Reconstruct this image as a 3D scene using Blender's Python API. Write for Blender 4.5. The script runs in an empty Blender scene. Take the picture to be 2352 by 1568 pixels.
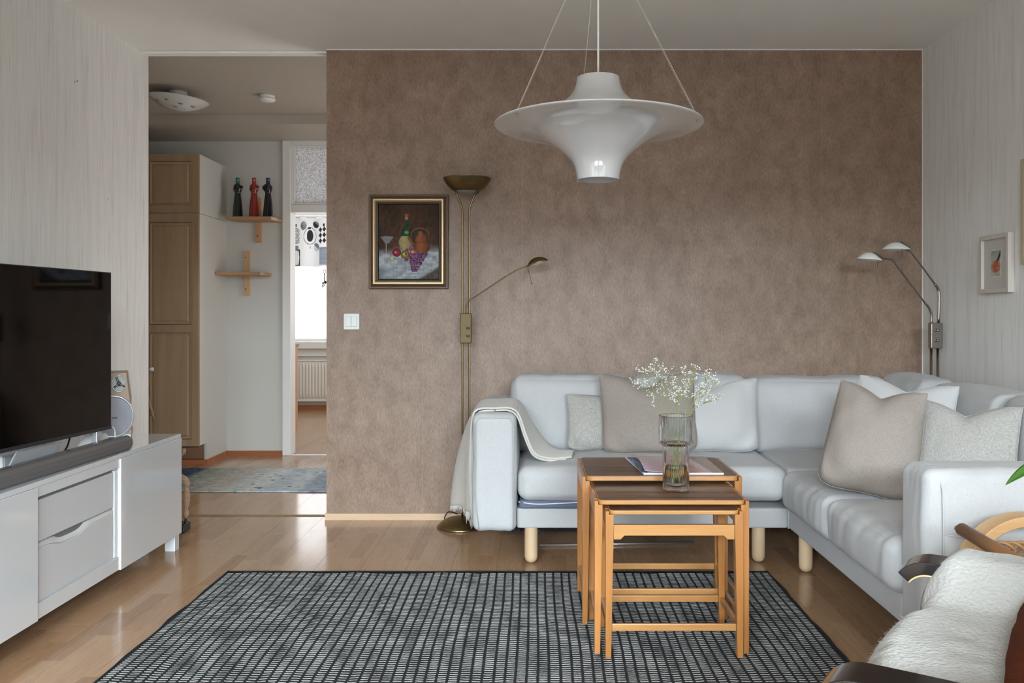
import bpy, bmesh, math, random
import numpy as np
from mathutils import Vector, Matrix, noise
random.seed(7)
COL = bpy.context.scene.collection
SC = bpy.context.scene
PI = math.pi
# ---------------------------------------------------------------- camera
F, CX, CY, CH = 1950.0, 1232.0, 722.0, 1.09
cam_d = bpy.data.cameras.new('camera'); cam = bpy.data.objects.new('camera', cam_d); COL.objects.link(cam)
cam.location = (0, 0, CH); cam.rotation_euler = (PI/2, 0, 0)
cam_d.sensor_width = 36; cam_d.lens = F/2352*36
cam_d.shift_x = (1176-CX)/2352; cam_d.shift_y = (CY-784)/2352; cam_d.clip_start = 0.05
SC.camera = cam
# ---------------------------------------------------------------- world, light, exposure
SC.view_settings.view_transform = 'Standard'; SC.view_settings.look = 'None'
SC.view_settings.gamma = 1; SC.view_settings.use_curve_mapping = False
SC.view_settings.exposure = 0.08
w = bpy.data.worlds.new('sky'); SC.world = w; w.use_nodes = True
bg = w.node_tree.nodes['Background']; bg.inputs[0].default_value = (0.88, 0.95, 1.0, 1); bg.inputs[1].default_value = 3.0

def area(name, loc, rot, sx, sy, power, col, spread=180):
    l = bpy.data.lights.new(name, 'AREA'); l.shape = 'RECTANGLE'; l.size = sx; l.size_y = sy
    l.energy = power; l.color = col; l.spread = math.radians(spread)
    o = bpy.data.objects.new(name, l); COL.objects.link(o); o.location = loc; o.rotation_euler = rot; return o
R = math.radians
area('sky_daylight', (0, -7.2, 4.5), (R(78), 0, 0), 9.0, 3.9, 10400, (0.80, 0.925, 1.0))
area('kitchen_fill_light', (-0.52, 8.3, 1.5), (0, R(90), 0), 1.2, 1.2, 30, (0.95, 0.97, 1.0))  # added fill that brightens the kitchen; the side wall has no window
area('side_room_daylight', (-0.215, 5.6, 1.15), (0, R(90), 0), 1.7, 1.0, 16, (1.0, 0.96, 0.90))

# ---------------------------------------------------------------- helpers
def lin(c):
    c = c/255.0
    return c/12.92 if c <= 0.04045 else ((c+0.055)/1.055)**2.4
def S(r, g, b): return (lin(r), lin(g), lin(b), 1)
def at(px, py, Y):
    s = F/Y
    return Vector(((px-CX)/s, Y, CH-(py-CY)/s))
ORG = {}
def link(o, parent=None):
    COL.objects.link(o)
    if parent is not None: o.parent = parent
    return o
def thing(name, label, cat, loc=(0, 0, 0), group=None):
    o = bpy.data.objects.new(name, None); o.empty_display_size = 0.05
    COL.objects.link(o); o.location = loc; ORG[o.name] = Vector(loc)
    o['label'] = label; o['category'] = cat
    if group: o['group'] = group
    return o
def tag(o, label, cat, group=None):
    o['label'] = label; o['category'] = cat
    if group: o['group'] = group
    return o
def mk(name, vf, mat, parent=None, smooth=True, bev=0, kind=None, label=None, sub=0):
    v, f = vf
    org = ORG[parent.name] if parent is not None else Vector((0, 0, 0))
    if parent is None and len(v):
        a = np.array([tuple(p) for p in v]); c = (a.min(0)+a.max(0))/2
        org = Vector((c[0], c[1], a[:, 2].min()))
    me = bpy.data.meshes.new(name)
    me.from_pydata([(p[0]-org[0], p[1]-org[1], p[2]-org[2]) for p in v], [], f)
    if smooth: me.polygons.foreach_set('use_smooth', [True]*len(me.polygons))
    me.update()
    if mat is not None: me.materials.append(mat)
    o = bpy.data.objects.new(name, me); link(o, parent)
    if parent is None: o.location = org
    ORG[o.name] = org
    if bev:
        m = o.modifiers.new('bevel', 'BEVEL'); m.width = bev; m.segments = 2; m.limit_method = 'ANGLE'; m.angle_limit = R(40)
        if smooth: m.harden_normals = True
    if sub:
        m = o.modifiers.new('sub', 'SUBSURF'); m.levels = sub; m.render_levels = sub
    if kind: o['kind'] = kind
    if label: o['label'] = label
    return o
def join(*vfs):
    V, Fc = [], []
    for v, f in vfs:
        n = len(V); V += [tuple(p) for p in v]; Fc += [tuple(i+n for i in q) for q in f]
    return V, Fc
def box(x0, x1, y0, y1, z0, z1):
    v = [(x0,y0,z0),(x1,y0,z0),(x1,y1,z0),(x0,y1,z0),(x0,y0,z1),(x1,y0,z1),(x1,y1,z1),(x0,y1,z1)]
    return v, [(0,3,2,1),(4,5,6,7),(0,1,5,4),(1,2,6,5),(2,3,7,6),(3,0,4,7)]
def xf(vf, m): return [tuple(m @ Vector(p)) for p in vf[0]], vf[1]
def soft(x0, x1, y0, y1, z0, z1, r, puff=(0, 0, 0), n=26, amp=0.0, fr=4.0, seed=0):
    c = Vector(((x0+x1)/2, (y0+y1)/2, (z0+z1)/2)); h = Vector(((x1-x0)/2, (y1-y0)/2, (z1-z0)/2))
    g = [math.sin(PI/2*(2*i/n-1)) for i in range(n+1)]
    idx, V, Fc = {}, [], []
    def vid(i, j, k):
        if (i, j, k) in idx: return idx[(i, j, k)]
        a = Vector((g[i], g[j], g[k])); p = Vector((a.x*h.x, a.y*h.y, a.z*h.z))
        q = Vector([max(-(h[t]-r), min(h[t]-r, p[t])) for t in range(3)])
        d = p-q
        if d.length > 1e-9: nrm = d.normalized(); p = q+nrm*r
        else: nrm = Vector((0, 0, 1))
        p = Vector((p.x+a.x*puff[0]*(1-a.y**2)*(1-a.z**2), p.y+a.y*puff[1]*(1-a.x**2)*(1-a.z**2), p.z+a.z*puff[2]*(1-a.x**2)*(1-a.y**2)))
        if amp:
            s = Vector((seed*3.1, seed*1.7, seed*5.3))
            t1 = noise.noise(p*fr+s); t2 = noise.noise(Vector((p.x*fr*3.1, p.y*fr*3.1, p.z*fr*1.2))+s)
            p = p+nrm*(amp*t1+amp*0.45*(1-abs(t2)*2))
        idx[(i, j, k)] = len(V); V.append(tuple(c+p)); return idx[(i, j, k)]
    for a in range(n):
        for b in range(n):
            Fc.append((vid(a, b, 0), vid(a, b+1, 0), vid(a+1, b+1, 0), vid(a+1, b, 0)))
            Fc.append((vid(a, b, n), vid(a+1, b, n), vid(a+1, b+1, n), vid(a, b+1, n)))
            Fc.append((vid(a, 0, b), vid(a+1, 0, b), vid(a+1, 0, b+1), vid(a, 0, b+1)))
            Fc.append((vid(a, n, b), vid(a, n, b+1), vid(a+1, n, b+1), vid(a+1, n, b)))
            Fc.append((vid(0, a, b), vid(0, a, b+1), vid(0, a+1, b+1), vid(0, a+1, b)))
            Fc.append((vid(n, a, b), vid(n, a+1, b), vid(n, a+1, b+1), vid(n, a, b+1)))
    return V, Fc
def tube(path, r, seg=12, caps=True, squash=None):
    P = [Vector(p) for p in path]; n = len(P)
    rr = r if isinstance(r, (list, tuple)) else [r]*n
    V, Fc = [], []
    t0 = (P[1]-P[0]).normalized()
    up = Vector((0, 0, 1)) if abs(t0.z) < 0.9 else Vector((0, 1, 0))
    nx = t0.cross(up).normalized()
    for i in range(n):
        if i == 0: t = t0
        elif i == n-1: t = (P[i]-P[i-1]).normalized()
        else: t = (P[i+1]-P[i-1]).normalized()
        nx = (nx-t*nx.dot(t)).normalized(); ny = t.cross(nx)
        for k in range(seg):
            a = 2*PI*k/seg
            V.append(tuple(P[i]+nx*(math.cos(a)*rr[i])+ny*(math.sin(a)*rr[i])))
    for i in range(n-1):
        for k in range(seg):
            k2 = (k+1) % seg
            Fc.append((i*seg+k, i*seg+k2, (i+1)*seg+k2, (i+1)*seg+k))
    if caps:
        Fc.append(tuple(reversed(range(seg)))); Fc.append(tuple(range((n-1)*seg, n*seg)))
    return V, Fc
def smoothpath(pts, k=8):
    P = [Vector(p) for p in pts]; out = []
    Q = [P[0]*2-P[1]]+P+[P[-1]*2-P[-2]]
    for i in range(1, len(Q)-2):
        for j in range(k):
            t = j/k
            out.append(0.5*((2*Q[i])+(Q[i+1]-Q[i-1])*t+(2*Q[i-1]-5*Q[i]+4*Q[i+1]-Q[i+2])*t*t+(3*Q[i]-Q[i-1]-3*Q[i+1]+Q[i+2])*t**3))
    out.append(P[-1]); return out
def lathe(prof, c, seg=48, ribs=0, rib=0.0, close=False):
    V, Fc = [], []; n = len(prof)
    for r, z in prof:
        for k in range(seg):
            a = 2*PI*k/seg; rr = r*(1+rib*math.cos(ribs*a)) if ribs else r
            V.append((c[0]+rr*math.cos(a), c[1]+rr*math.sin(a), c[2]+z))
    m = n if close else n-1
    for i in range(m):
        j = (i+1) % n
        for k in range(seg):
            k2 = (k+1) % seg
            Fc.append((i*seg+k, i*seg+k2, j*seg+k2, j*seg+k))
    return V, Fc
def sheet(fn, nu, nv):
    V = [tuple(fn(i/nu, j/nv)) for j in range(nv+1) for i in range(nu+1)]
    Fc = [(j*(nu+1)+i, j*(nu+1)+i+1, (j+1)*(nu+1)+i+1, (j+1)*(nu+1)+i) for j in range(nv) for i in range(nu)]
    return V, Fc
def solid(o, t, off=0):
    m = o.modifiers.new('solid', 'SOLIDIFY'); m.thickness = t; m.offset = off; return o
def ico(c, r, sub=1):
    bm = bmesh.new(); bmesh.ops.create_icosphere(bm, subdivisions=sub, radius=1)
    rr = r if isinstance(r, (tuple, list)) else (r, r, r)
    v = [(c[0]+p.co.x*rr[0], c[1]+p.co.y*rr[1], c[2]+p.co.z*rr[2]) for p in bm.verts]; f = [tuple(x.index for x in q.verts) for q in bm.faces]
    bm.free(); return v, f
def prism(poly, z0, z1):
    n = len(poly); v = [(x, y, z0) for x, y in poly]+[(x, y, z1) for x, y in poly]
    return v, [tuple(reversed(range(n))), tuple(range(n, 2*n))]+[(i, (i+1) % n, n+(i+1) % n, n+i) for i in range(n)]

# ---------------------------------------------------------------- materials
def nt(name):
    m = bpy.data.materials.new(name); m.use_nodes = True; t = m.node_tree
    return m, t, t.nodes['Principled BSDF']
def mat(name, col, rough=0.6, metal=0.0, bump=0.0, bscale=40.0, var=0.0, vscale=6.0, spec=0.5, stretch=(1, 1, 1), coat=0.0, sheen=0.0, weave=0.0, wscale=900, trans=0.0):
    m, t, p = nt(name); N = t.nodes; L = t.links
    p.inputs['Base Color'].default_value = col; p.inputs['Roughness'].default_value = rough
    p.inputs['Metallic'].default_value = metal; p.inputs['Specular IOR Level'].default_value = spec
    p.inputs['Coat Weight'].default_value = coat; p.inputs['Coat Roughness'].default_value = 0.08
    p.inputs['Sheen Weight'].default_value = sheen; p.inputs['Transmission Weight'].default_value = trans
    tc = N.new('ShaderNodeTexCoord'); mp = N.new('ShaderNodeMapping'); mp.inputs['Scale'].default_value = stretch
    L.new(tc.outputs['Object'], mp.inputs[0])
    if var:
        n = N.new('ShaderNodeTexNoise'); n.inputs['Scale'].default_value = vscale; n.inputs['Detail'].default_value = 6
        L.new(mp.outputs[0], n.inputs['Vector'])
        mx = N.new('ShaderNodeMix'); mx.data_type = 'RGBA'
        mx.inputs[6].default_value = tuple(c*(1-var) for c in col[:3])+(1,); mx.inputs[7].default_value = tuple(min(1, c*(1+var)) for c in col[:3])+(1,)
        L.new(n.outputs[0], mx.inputs[0]); L.new(mx.outputs[2], p.inputs['Base Color'])
    last = None
    if bump:
        n = N.new('ShaderNodeTexNoise'); n.inputs['Scale'].default_value = bscale; n.inputs['Detail'].default_value = 5
        L.new(mp.outputs[0], n.inputs['Vector'])
        b = N.new('ShaderNodeBump'); b.inputs['Strength'].default_value = bump; b.inputs['Distance'].default_value = 0.01
        L.new(n.outputs[0], b.inputs['Height']); L.new(b.outputs[0], p.inputs['Normal']); last = b
    if weave:
        ws = []
        for ax in (0, 2):
            wv = N.new('ShaderNodeTexNoise'); wv.inputs['Scale'].default_value = wscale; wv.inputs['Detail'].default_value = 1
            m2 = N.new('ShaderNodeMapping'); sc = [1, 1, 1]; sc[ax] = 0.12; m2.inputs['Scale'].default_value = sc
            L.new(tc.outputs['Object'], m2.inputs[0]); L.new(m2.outputs[0], wv.inputs['Vector']); ws.append(wv)
        ad = N.new('ShaderNodeMath'); ad.operation = 'ADD'; L.new(ws[0].outputs[0], ad.inputs[0]); L.new(ws[1].outputs[0], ad.inputs[1])
        b = N.new('ShaderNodeBump'); b.inputs['Strength'].default_value = weave; b.inputs['Distance'].default_value = 0.002
        L.new(ad.outputs[0], b.inputs['Height'])
        if last: L.new(last.outputs[0], b.inputs['Normal'])
        L.new(b.outputs[0], p.inputs['Normal'])
        mr = N.new('ShaderNodeMapRange'); mr.inputs[1].default_value = 0.7; mr.inputs[2].default_value = 1.3
        mr.inputs[3].default_value = 1-0.5*weave; mr.inputs[4].default_value = 1+0.25*weave; L.new(ad.outputs[0], mr.inputs[0])
        sx = N.new('ShaderNodeMix'); sx.data_type = 'RGBA'; sx.blend_type = 'MULTIPLY'; sx.inputs[0].default_value = 1
        src = p.inputs['Base Color'].links
        if src: L.new(src[0].from_socket, sx.inputs[6])
        else: sx.inputs[6].default_value = col
        L.new(mr.outputs[0], sx.inputs[7]); L.new(sx.outputs[2], p.inputs['Base Color'])
    return m
def wood(name, c1, c2, axis=2, rough=0.4, scale=9.0, coat=0.0, fine=0.35):
    m, t, p = nt(name); N = t.nodes; L = t.links
    tc = N.new('ShaderNodeTexCoord'); mp = N.new('ShaderNodeMapping'); s = [1.0, 1.0, 1.0]; s[axis] = 0.08; mp.inputs['Scale'].default_value = s
    L.new(tc.outputs['Object'], mp.inputs[0])
    oi = N.new('ShaderNodeObjectInfo'); va = N.new('ShaderNodeVectorMath'); va.operation = 'ADD'
    sc = N.new('ShaderNodeVectorMath'); sc.operation = 'SCALE'; sc.inputs['Scale'].default_value = 7.0
    cb = N.new('ShaderNodeCombineXYZ'); L.new(oi.outputs['Random'], cb.inputs[0]); L.new(oi.outputs['Random'], cb.inputs[1]); L.new(cb.outputs[0], sc.inputs[0])
    L.new(mp.outputs[0], va.inputs[0]); L.new(sc.outputs[0], va.inputs[1])
    n = N.new('ShaderNodeTexNoise'); n.inputs['Scale'].default_value = scale; n.inputs['Detail'].default_value = 4; n.inputs['Distortion'].default_value = 0.6
    n2 = N.new('ShaderNodeTexNoise'); n2.inputs['Scale'].default_value = scale*14; n2.inputs['Detail'].default_value = 3
    L.new(va.outputs[0], n.inputs['Vector']); L.new(va.outputs[0], n2.inputs['Vector'])
    ad = N.new('ShaderNodeMath'); ad.operation = 'MULTIPLY_ADD'; ad.inputs[1].default_value = fine
    L.new(n2.outputs[0], ad.inputs[0]); L.new(n.outputs[0], ad.inputs[2])
    mr = N.new('ShaderNodeMapRange'); mr.inputs[1].default_value = 0.5*(1+fine)-0.2; mr.inputs[2].default_value = 0.5*(1+fine)+0.2; L.new(ad.outputs[0], mr.inputs[0])
    mx = N.new('ShaderNodeMix'); mx.data_type = 'RGBA'; mx.inputs[6].default_value = c1; mx.inputs[7].default_value = c2
    L.new(mr.outputs[0], mx.inputs[0]); L.new(mx.outputs[2], p.inputs['Base Color'])
    p.inputs['Roughness'].default_value = rough; p.inputs['Coat Weight'].default_value = coat; p.inputs['Coat Roughness'].default_value = 0.1
    return m
def wallpaper_streak(name, base, dark):
    m, t, p = nt(name); N = t.nodes; L = t.links
    g = N.new('ShaderNodeNewGeometry')
    def nz(sc, st, det=3):
        mp = N.new('ShaderNodeMapping'); mp.inputs['Scale'].default_value = st; L.new(g.outputs['Position'], mp.inputs[0])
        n = N.new('ShaderNodeTexNoise'); n.inputs['Scale'].default_value = sc; n.inputs['Detail'].default_value = det; L.new(mp.outputs[0], n.inputs['Vector']); return n
    a = nz(130, (1, 1, 0.035), 2); b = nz(34, (1, 1, 0.05), 3); c = nz(300, (1, 1, 0.02), 1)
    r1 = N.new('ShaderNodeMapRange'); r1.inputs[1].default_value = 0.56; r1.inputs[2].default_value = 0.76; L.new(a.outputs[0], r1.inputs[0])
    r2 = N.new('ShaderNodeMapRange'); r2.inputs[1].default_value = 0.45; r2.inputs[2].default_value = 0.75; r2.inputs[4].default_value = 0.45; L.new(b.outputs[0], r2.inputs[0])
    r3 = N.new('ShaderNodeMapRange'); r3.inputs[1].default_value = 0.5; r3.inputs[2].default_value = 0.8; r3.inputs[4].default_value = 0.4; L.new(c.outputs[0], r3.inputs[0])
    s1 = N.new('ShaderNodeMath'); s1.operation = 'MULTIPLY_ADD'; L.new(r1.outputs[0], s1.inputs[0]); s1.inputs[1].default_value = 0.6; L.new(r2.outputs[0], s1.inputs[2])
    s2 = N.new('ShaderNodeMath'); s2.operation = 'ADD'; s2.use_clamp = True; L.new(s1.outputs[0], s2.inputs[0]); L.new(r3.outputs[0], s2.inputs[1])
    mx = N.new('ShaderNodeMix'); mx.data_type = 'RGBA'; mx.inputs[6].default_value = base; mx.inputs[7].default_value = dark
    L.new(s2.outputs[0], mx.inputs[0]); L.new(mx.outputs[2], p.inputs['Base Color'])
    bp = N.new('ShaderNodeBump'); bp.inputs['Strength'].default_value = 0.25; bp.inputs['Distance'].default_value = 0.002; bp.invert = True
    L.new(s2.outputs[0], bp.inputs['Height']); L.new(bp.outputs[0], p.inputs['Normal']); p.inputs['Roughness'].default_value = 0.75
    return m
def wallpaper_brown(name):
    m, t, p = nt(name); N = t.nodes; L = t.links
    g = N.new('ShaderNodeNewGeometry')
    def nz(sc, st, det=4, dist=0.0):
        mp = N.new('ShaderNodeMapping'); mp.inputs['Scale'].default_value = st; L.new(g.outputs['Position'], mp.inputs[0])
        n = N.new('ShaderNodeTexNoise'); n.inputs['Scale'].default_value = sc; n.inputs['Detail'].default_value = det; n.inputs['Distortion'].default_value = dist; L.new(mp.outputs[0], n.inputs['Vector']); return n
    big = nz(15, (1, 1, 0.7), 9, 0.3); fx = nz(240, (1, 1, 0.24), 2); fz = nz(150, (1, 1, 0.35), 3); tint = nz(2.2, (1, 1, 1), 2)
    r = N.new('ShaderNodeMapRange'); r.inputs[1].default_value = 0.32; r.inputs[2].default_value = 0.68; L.new(big.outputs[0], r.inputs[0])
    mx = N.new('ShaderNodeMix'); mx.data_type = 'RGBA'; mx.inputs[6].default_value = S(121, 95, 74); mx.inputs[7].default_value = S(144, 119, 100); L.new(r.outputs[0], mx.inputs[0])
    m3 = N.new('ShaderNodeMix'); m3.data_type = 'RGBA'; m3.inputs[7].default_value = S(118, 90, 70)
    rt = N.new('ShaderNodeMapRange'); rt.inputs[1].default_value = 0.45; rt.inputs[2].default_value = 0.75; rt.inputs[4].default_value = 0.5; L.new(tint.outputs[0], rt.inputs[0])
    L.new(rt.outputs[0], m3.inputs[0]); L.new(mx.outputs[2], m3.inputs[6])
    sm = N.new('ShaderNodeMath'); sm.operation = 'ADD'; L.new(fx.outputs[0], sm.inputs[0]); L.new(fz.outputs[0], sm.inputs[1])
    r2 = N.new('ShaderNodeMapRange'); r2.inputs[1].default_value = 0.75; r2.inputs[2].default_value = 1.25; r2.inputs[3].default_value = 0.76; r2.inputs[4].default_value = 1.16; L.new(sm.outputs[0], r2.inputs[0])
    # drop joints between the paper lengths, every 0.53 m
    sp = N.new('ShaderNodeSeparateXYZ'); L.new(g.outputs['Position'], sp.inputs[0])
    ad = N.new('ShaderNodeMath'); ad.operation = 'ADD'; ad.inputs[1].default_value = 10.6+0.075; L.new(sp.outputs[0], ad.inputs[0])
    md = N.new('ShaderNodeMath'); md.operation = 'MODULO'; md.inputs[1].default_value = 0.53; L.new(ad.outputs[0], md.inputs[0])
    lt = N.new('ShaderNodeMath'); lt.operation = 'LESS_THAN'; lt.inputs[1].default_value = 0.003; L.new(md.outputs[0], lt.inputs[0])
    m2 = N.new('ShaderNodeMix'); m2.data_type = 'RGBA'; m2.blend_type = 'MULTIPLY'; m2.inputs[0].default_value = 1
    L.new(m3.outputs[2], m2.inputs[6]); L.new(r2.outputs[0], m2.inputs[7])
    mj = N.new('ShaderNodeMix'); mj.data_type = 'RGBA'; mj.inputs[7].default_value = S(165, 142, 128)
    jm = N.new('ShaderNodeMath'); jm.operation = 'MULTIPLY'; jm.inputs[1].default_value = 0.35; L.new(lt.outputs[0], jm.inputs[0])
    L.new(jm.outputs[0], mj.inputs[0]); L.new(m2.outputs[2], mj.inputs[6]); L.new(mj.outputs[2], p.inputs['Base Color'])
    bp = N.new('ShaderNodeBump'); bp.inputs['Strength'].default_value = 0.15; bp.inputs['Distance'].default_value = 0.001
    L.new(sm.outputs[0], bp.inputs['Height']); L.new(bp.outputs[0], p.inputs['Normal']); p.inputs['Roughness'].default_value = 0.5; p.inputs['Specular IOR Level'].default_value = 0.8
    return m
def parquet(name):
    m, t, p = nt(name); N = t.nodes; L = t.links
    g = N.new('ShaderNodeNewGeometry'); sp = N.new('ShaderNodeSeparateXYZ'); L.new(g.outputs['Position'], sp.inputs[0])
    cb = N.new('ShaderNodeCombineXYZ'); L.new(sp.outputs[1], cb.inputs[0]); L.new(sp.outputs[0], cb.inputs[1])
    # three strips to a board; each strip shifts by a random amount so end joints fall irregularly
    dv = N.new('ShaderNodeMath'); dv.operation = 'DIVIDE'; dv.inputs[1].default_value = 0.065; L.new(sp.outputs[0], dv.inputs[0])
    fl = N.new('ShaderNodeMath'); fl.operation = 'FLOOR'; L.new(dv.outputs[0], fl.inputs[0])
    wn = N.new('ShaderNodeTexWhiteNoise'); wn.noise_dimensions = '1D'; L.new(fl.outputs[0], wn.inputs['W'])
    yo = N.new('ShaderNodeMath'); yo.operation = 'MULTIPLY_ADD'; L.new(wn.outputs['Value'], yo.inputs[0]); yo.inputs[1].default_value = 3.0; L.new(sp.outputs[1], yo.inputs[2])
    yd = N.new('ShaderNodeMath'); yd.operation = 'DIVIDE'; yd.inputs[1].default_value = 0.43; L.new(yo.outputs[0], yd.inputs[0])
    yf = N.new('ShaderNodeMath'); yf.operation = 'FLOOR'; L.new(yd.outputs[0], yf.inputs[0])
    c2 = N.new('ShaderNodeCombineXYZ'); L.new(fl.outputs[0], c2.inputs[0]); L.new(yf.outputs[0], c2.inputs[1])
    w2 = N.new('ShaderNodeTexWhiteNoise'); w2.noise_dimensions = '2D'; L.new(c2.outputs[0], w2.inputs['Vector'])
    cr = N.new('ShaderNodeValToRGB'); e = cr.color_ramp.elements
    e[0].color = S(152, 117, 88); e[1].color = S(182, 150, 119)
    for pos, c in ((0.2, S(169, 134, 103)), (0.6, S(174, 140, 109)), (0.9, S(165, 130, 100))):
        x = e.new(pos); x.color = c
    L.new(w2.outputs['Value'], cr.inputs[0])
    # grain, with an offset per strip
    mp = N.new('ShaderNodeMapping'); mp.inputs['Scale'].default_value = (1, 0.06, 1); L.new(g.outputs['Position'], mp.inputs[0])
    va = N.new('ShaderNodeVectorMath'); va.operation = 'MULTIPLY_ADD'; L.new(w2.outputs['Color'], va.inputs[0]); va.inputs[1].default_value = (5, 5, 0); L.new(mp.outputs[0], va.inputs[2])
    n1 = N.new('ShaderNodeTexNoise'); n1.inputs['Scale'].default_value = 22; n1.inputs['Detail'].default_value = 3; n1.inputs['Distortion'].default_value = 1.5; L.new(va.outputs[0], n1.inputs['Vector'])
    n2 = N.new('ShaderNodeTexNoise'); n2.inputs['Scale'].default_value = 260; n2.inputs['Detail'].default_value = 2; L.new(va.outputs[0], n2.inputs['Vector'])
    ws = N.new('ShaderNodeMath'); ws.operation = 'MULTIPLY'; ws.inputs[1].default_value = 9.0; L.new(n1.outputs[0], ws.inputs[0])
    fr = N.new('ShaderNodeMath'); fr.operation = 'PINGPONG'; fr.inputs[1].default_value = 0.5; L.new(ws.outputs[0], fr.inputs[0])
    sm = N.new('ShaderNodeMath'); sm.operation = 'ADD'; L.new(fr.outputs[0], sm.inputs[0]); L.new(n2.outputs[0], sm.inputs[1])
    rg = N.new('ShaderNodeMapRange'); rg.inputs[1].default_value = 0.4; rg.inputs[2].default_value = 1.1; rg.inputs[3].default_value = 0.86; rg.inputs[4].default_value = 1.07; L.new(sm.outputs[0], rg.inputs[0])
    m2 = N.new('ShaderNodeMix'); m2.data_type = 'RGBA'; m2.blend_type = 'MULTIPLY'; m2.inputs[0].default_value = 1
    L.new(cr.outputs[0], m2.inputs[6]); L.new(rg.outputs[0], m2.inputs[7]); L.new(m2.outputs[2], p.inputs['Base Color'])
    p.inputs['Roughness'].default_value = 0.14; p.inputs['Specular IOR Level'].default_value = 0.6
    return m
def vcol(name, rough=0.5, coat=0.0, spec=0.4, emit=None):
    m, t, p = nt(name); a = t.nodes.new('ShaderNodeAttribute'); a.attribute_name = 'paint'
    t.links.new(a.outputs['Color'], p.inputs['Base Color']); p.inputs['Roughness'].default_value = rough; p.inputs['Coat Weight'].default_value = coat; p.inputs['Specular IOR Level'].default_value = spec
    if emit is not None:   # thin cotton: lets half of the window light through
        tr = t.nodes.new('ShaderNodeBsdfTranslucent'); t.links.new(a.outputs['Color'], tr.inputs[0]); ms = t.nodes.new('ShaderNodeMixShader'); ms.inputs[0].default_value = 0.14
        t.links.new(p.outputs[0], ms.inputs[1]); t.links.new(tr.outputs[0], ms.inputs[2]); t.links.new(ms.outputs[0], t.nodes['Material Output'].inputs[0])
    return m
def glass(name, col=(1, 1, 1, 1), rough=0.0, ior=1.45, bump=0):
    m, t, p = nt(name); p.inputs['Base Color'].default_value = col; p.inputs['Transmission Weight'].default_value = 1; p.inputs['Roughness'].default_value = rough; p.inputs['IOR'].default_value = ior
    if bump:
        n = t.nodes.new('ShaderNodeTexNoise'); n.inputs['Scale'].default_value = 90; tc = t.nodes.new('ShaderNodeTexCoord'); t.links.new(tc.outputs['Object'], n.inputs['Vector'])
        b = t.nodes.new('ShaderNodeBump'); b.inputs['Strength'].default_value = bump; b.inputs['Distance'].default_value = 0.02; t.links.new(n.outputs[0], b.inputs['Height']); t.links.new(b.outputs[0], p.inputs['Normal'])
    return m

BROWN = wallpaper_brown('brown_textile_wallpaper')
STREAK = wallpaper_streak('pale_grasscloth_wallpaper', S(226, 225, 223), S(200, 196, 192))
CEIL = mat('ceiling_paint', S(236, 236, 232), 0.8, bump=0.25, bscale=160, var=0.03)
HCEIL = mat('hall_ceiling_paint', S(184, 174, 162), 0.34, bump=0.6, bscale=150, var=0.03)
HWALL = mat('hall_wall_paint', S(198, 197, 192), 0.65, bump=0.05, bscale=200)
WHITE = mat('white_paint', S(226, 226, 224), 0.4)
FLOOR = parquet('three_strip_laminate')
PINE = wood('pale_pine', S(188, 156, 126), S(208, 180, 152), 0, 0.45, 12)
ORANGEWOOD = wood('stained_pine', S(150, 92, 58), S(176, 116, 78), 0, 0.4, 12)
SOFA = mat('white_sofa_cotton', S(178, 178, 179), 0.9, bump=0.10, bscale=14, weave=0.14, wscale=520, sheen=0.1)
CUSHW = mat('white_linen', S(184, 183, 183), 0.9, bump=0.2, bscale=16, sheen=0.1)
BEIGE = mat('beige_linen', S(146, 136, 128), 0.92, bump=0.25, bscale=18, weave=0.35, wscale=500, var=0.04)
GREYW = mat('grey_slub_weave', S(166, 163, 158), 0.95, bump=0.2, bscale=60, weave=0.55, wscale=420)
BLUEGREY = mat('blue_grey_lining', S(88, 97, 113), 0.8)
LILAC = mat('lilac_zip', S(205, 192, 214), 0.6)
THROW = mat('cream_wool_throw', S(198, 194, 187), 0.95, bump=0.2, bscale=30, weave=0.3, wscale=400, sheen=0.2)
LEGW = wood('birch_leg', S(190, 162, 128), S(206, 180, 148), 2, 0.45, 8)
BRASS = mat('antique_brass', S(134, 118, 84), 0.34, 1.0, bump=0.03, bscale=200, stretch=(1, 1, 20))
CHROME = mat('brushed_nickel', S(150, 145, 138), 0.28, 1.0)
OPAL = mat('opal_glass', S(222, 226, 222), 0.25, coat=0.4)
ACRYL = mat('white_acrylic', S(188, 189, 190), 0.12, coat=1.0, trans=0.0)
PLAST = mat('white_plastic', S(222, 224, 224), 0.35)
GLOSSW = mat('high_gloss_white', S(218, 221, 224), 0.08, coat=1.0)
SATINW = mat('satin_white', S(210, 210, 212), 0.4)
BLACK = mat('black_plastic', S(18, 18, 20), 0.25)
SCREEN = mat('tv_glass', S(6, 6, 7), 0.05, spec=0.4)
GREYM = mat('grey_perforated_metal', S(112, 108, 108), 0.5, 0.3, bump=0.15, bscale=900)
TEAK = wood('walnut_veneer', S(44, 27, 19), S(122, 86, 60), 0, 0.36, 26, coat=0.0, fine=0.7)
BIRCH = wood('lacquered_birch', S(140, 88, 42), S(172, 118, 64), 2, 0.33, 10, coat=0.2)
BIRCHX = wood('lacquered_birch_edge', S(152, 104, 56), S(178, 130, 78), 0, 0.33, 10, coat=0.2)
RUGB = mat('black_cotton', S(12, 12, 15), 0.95, bump=0.6, bscale=300)
RUGW = mat('white_wool_weft', S(158, 158, 157), 0.95, bump=0.4, bscale=500)
GLASS = glass('ribbed_glass', (1, 1, 1, 1), ior=1.22)
WATER = glass('water', (0.97, 0.99, 0.97, 1), ior=1.08)
STALK = mat('green_stalk', S(132, 138, 82), 0.6)
BLOOM = mat('white_petals', S(214, 213, 208), 0.8)
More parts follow.
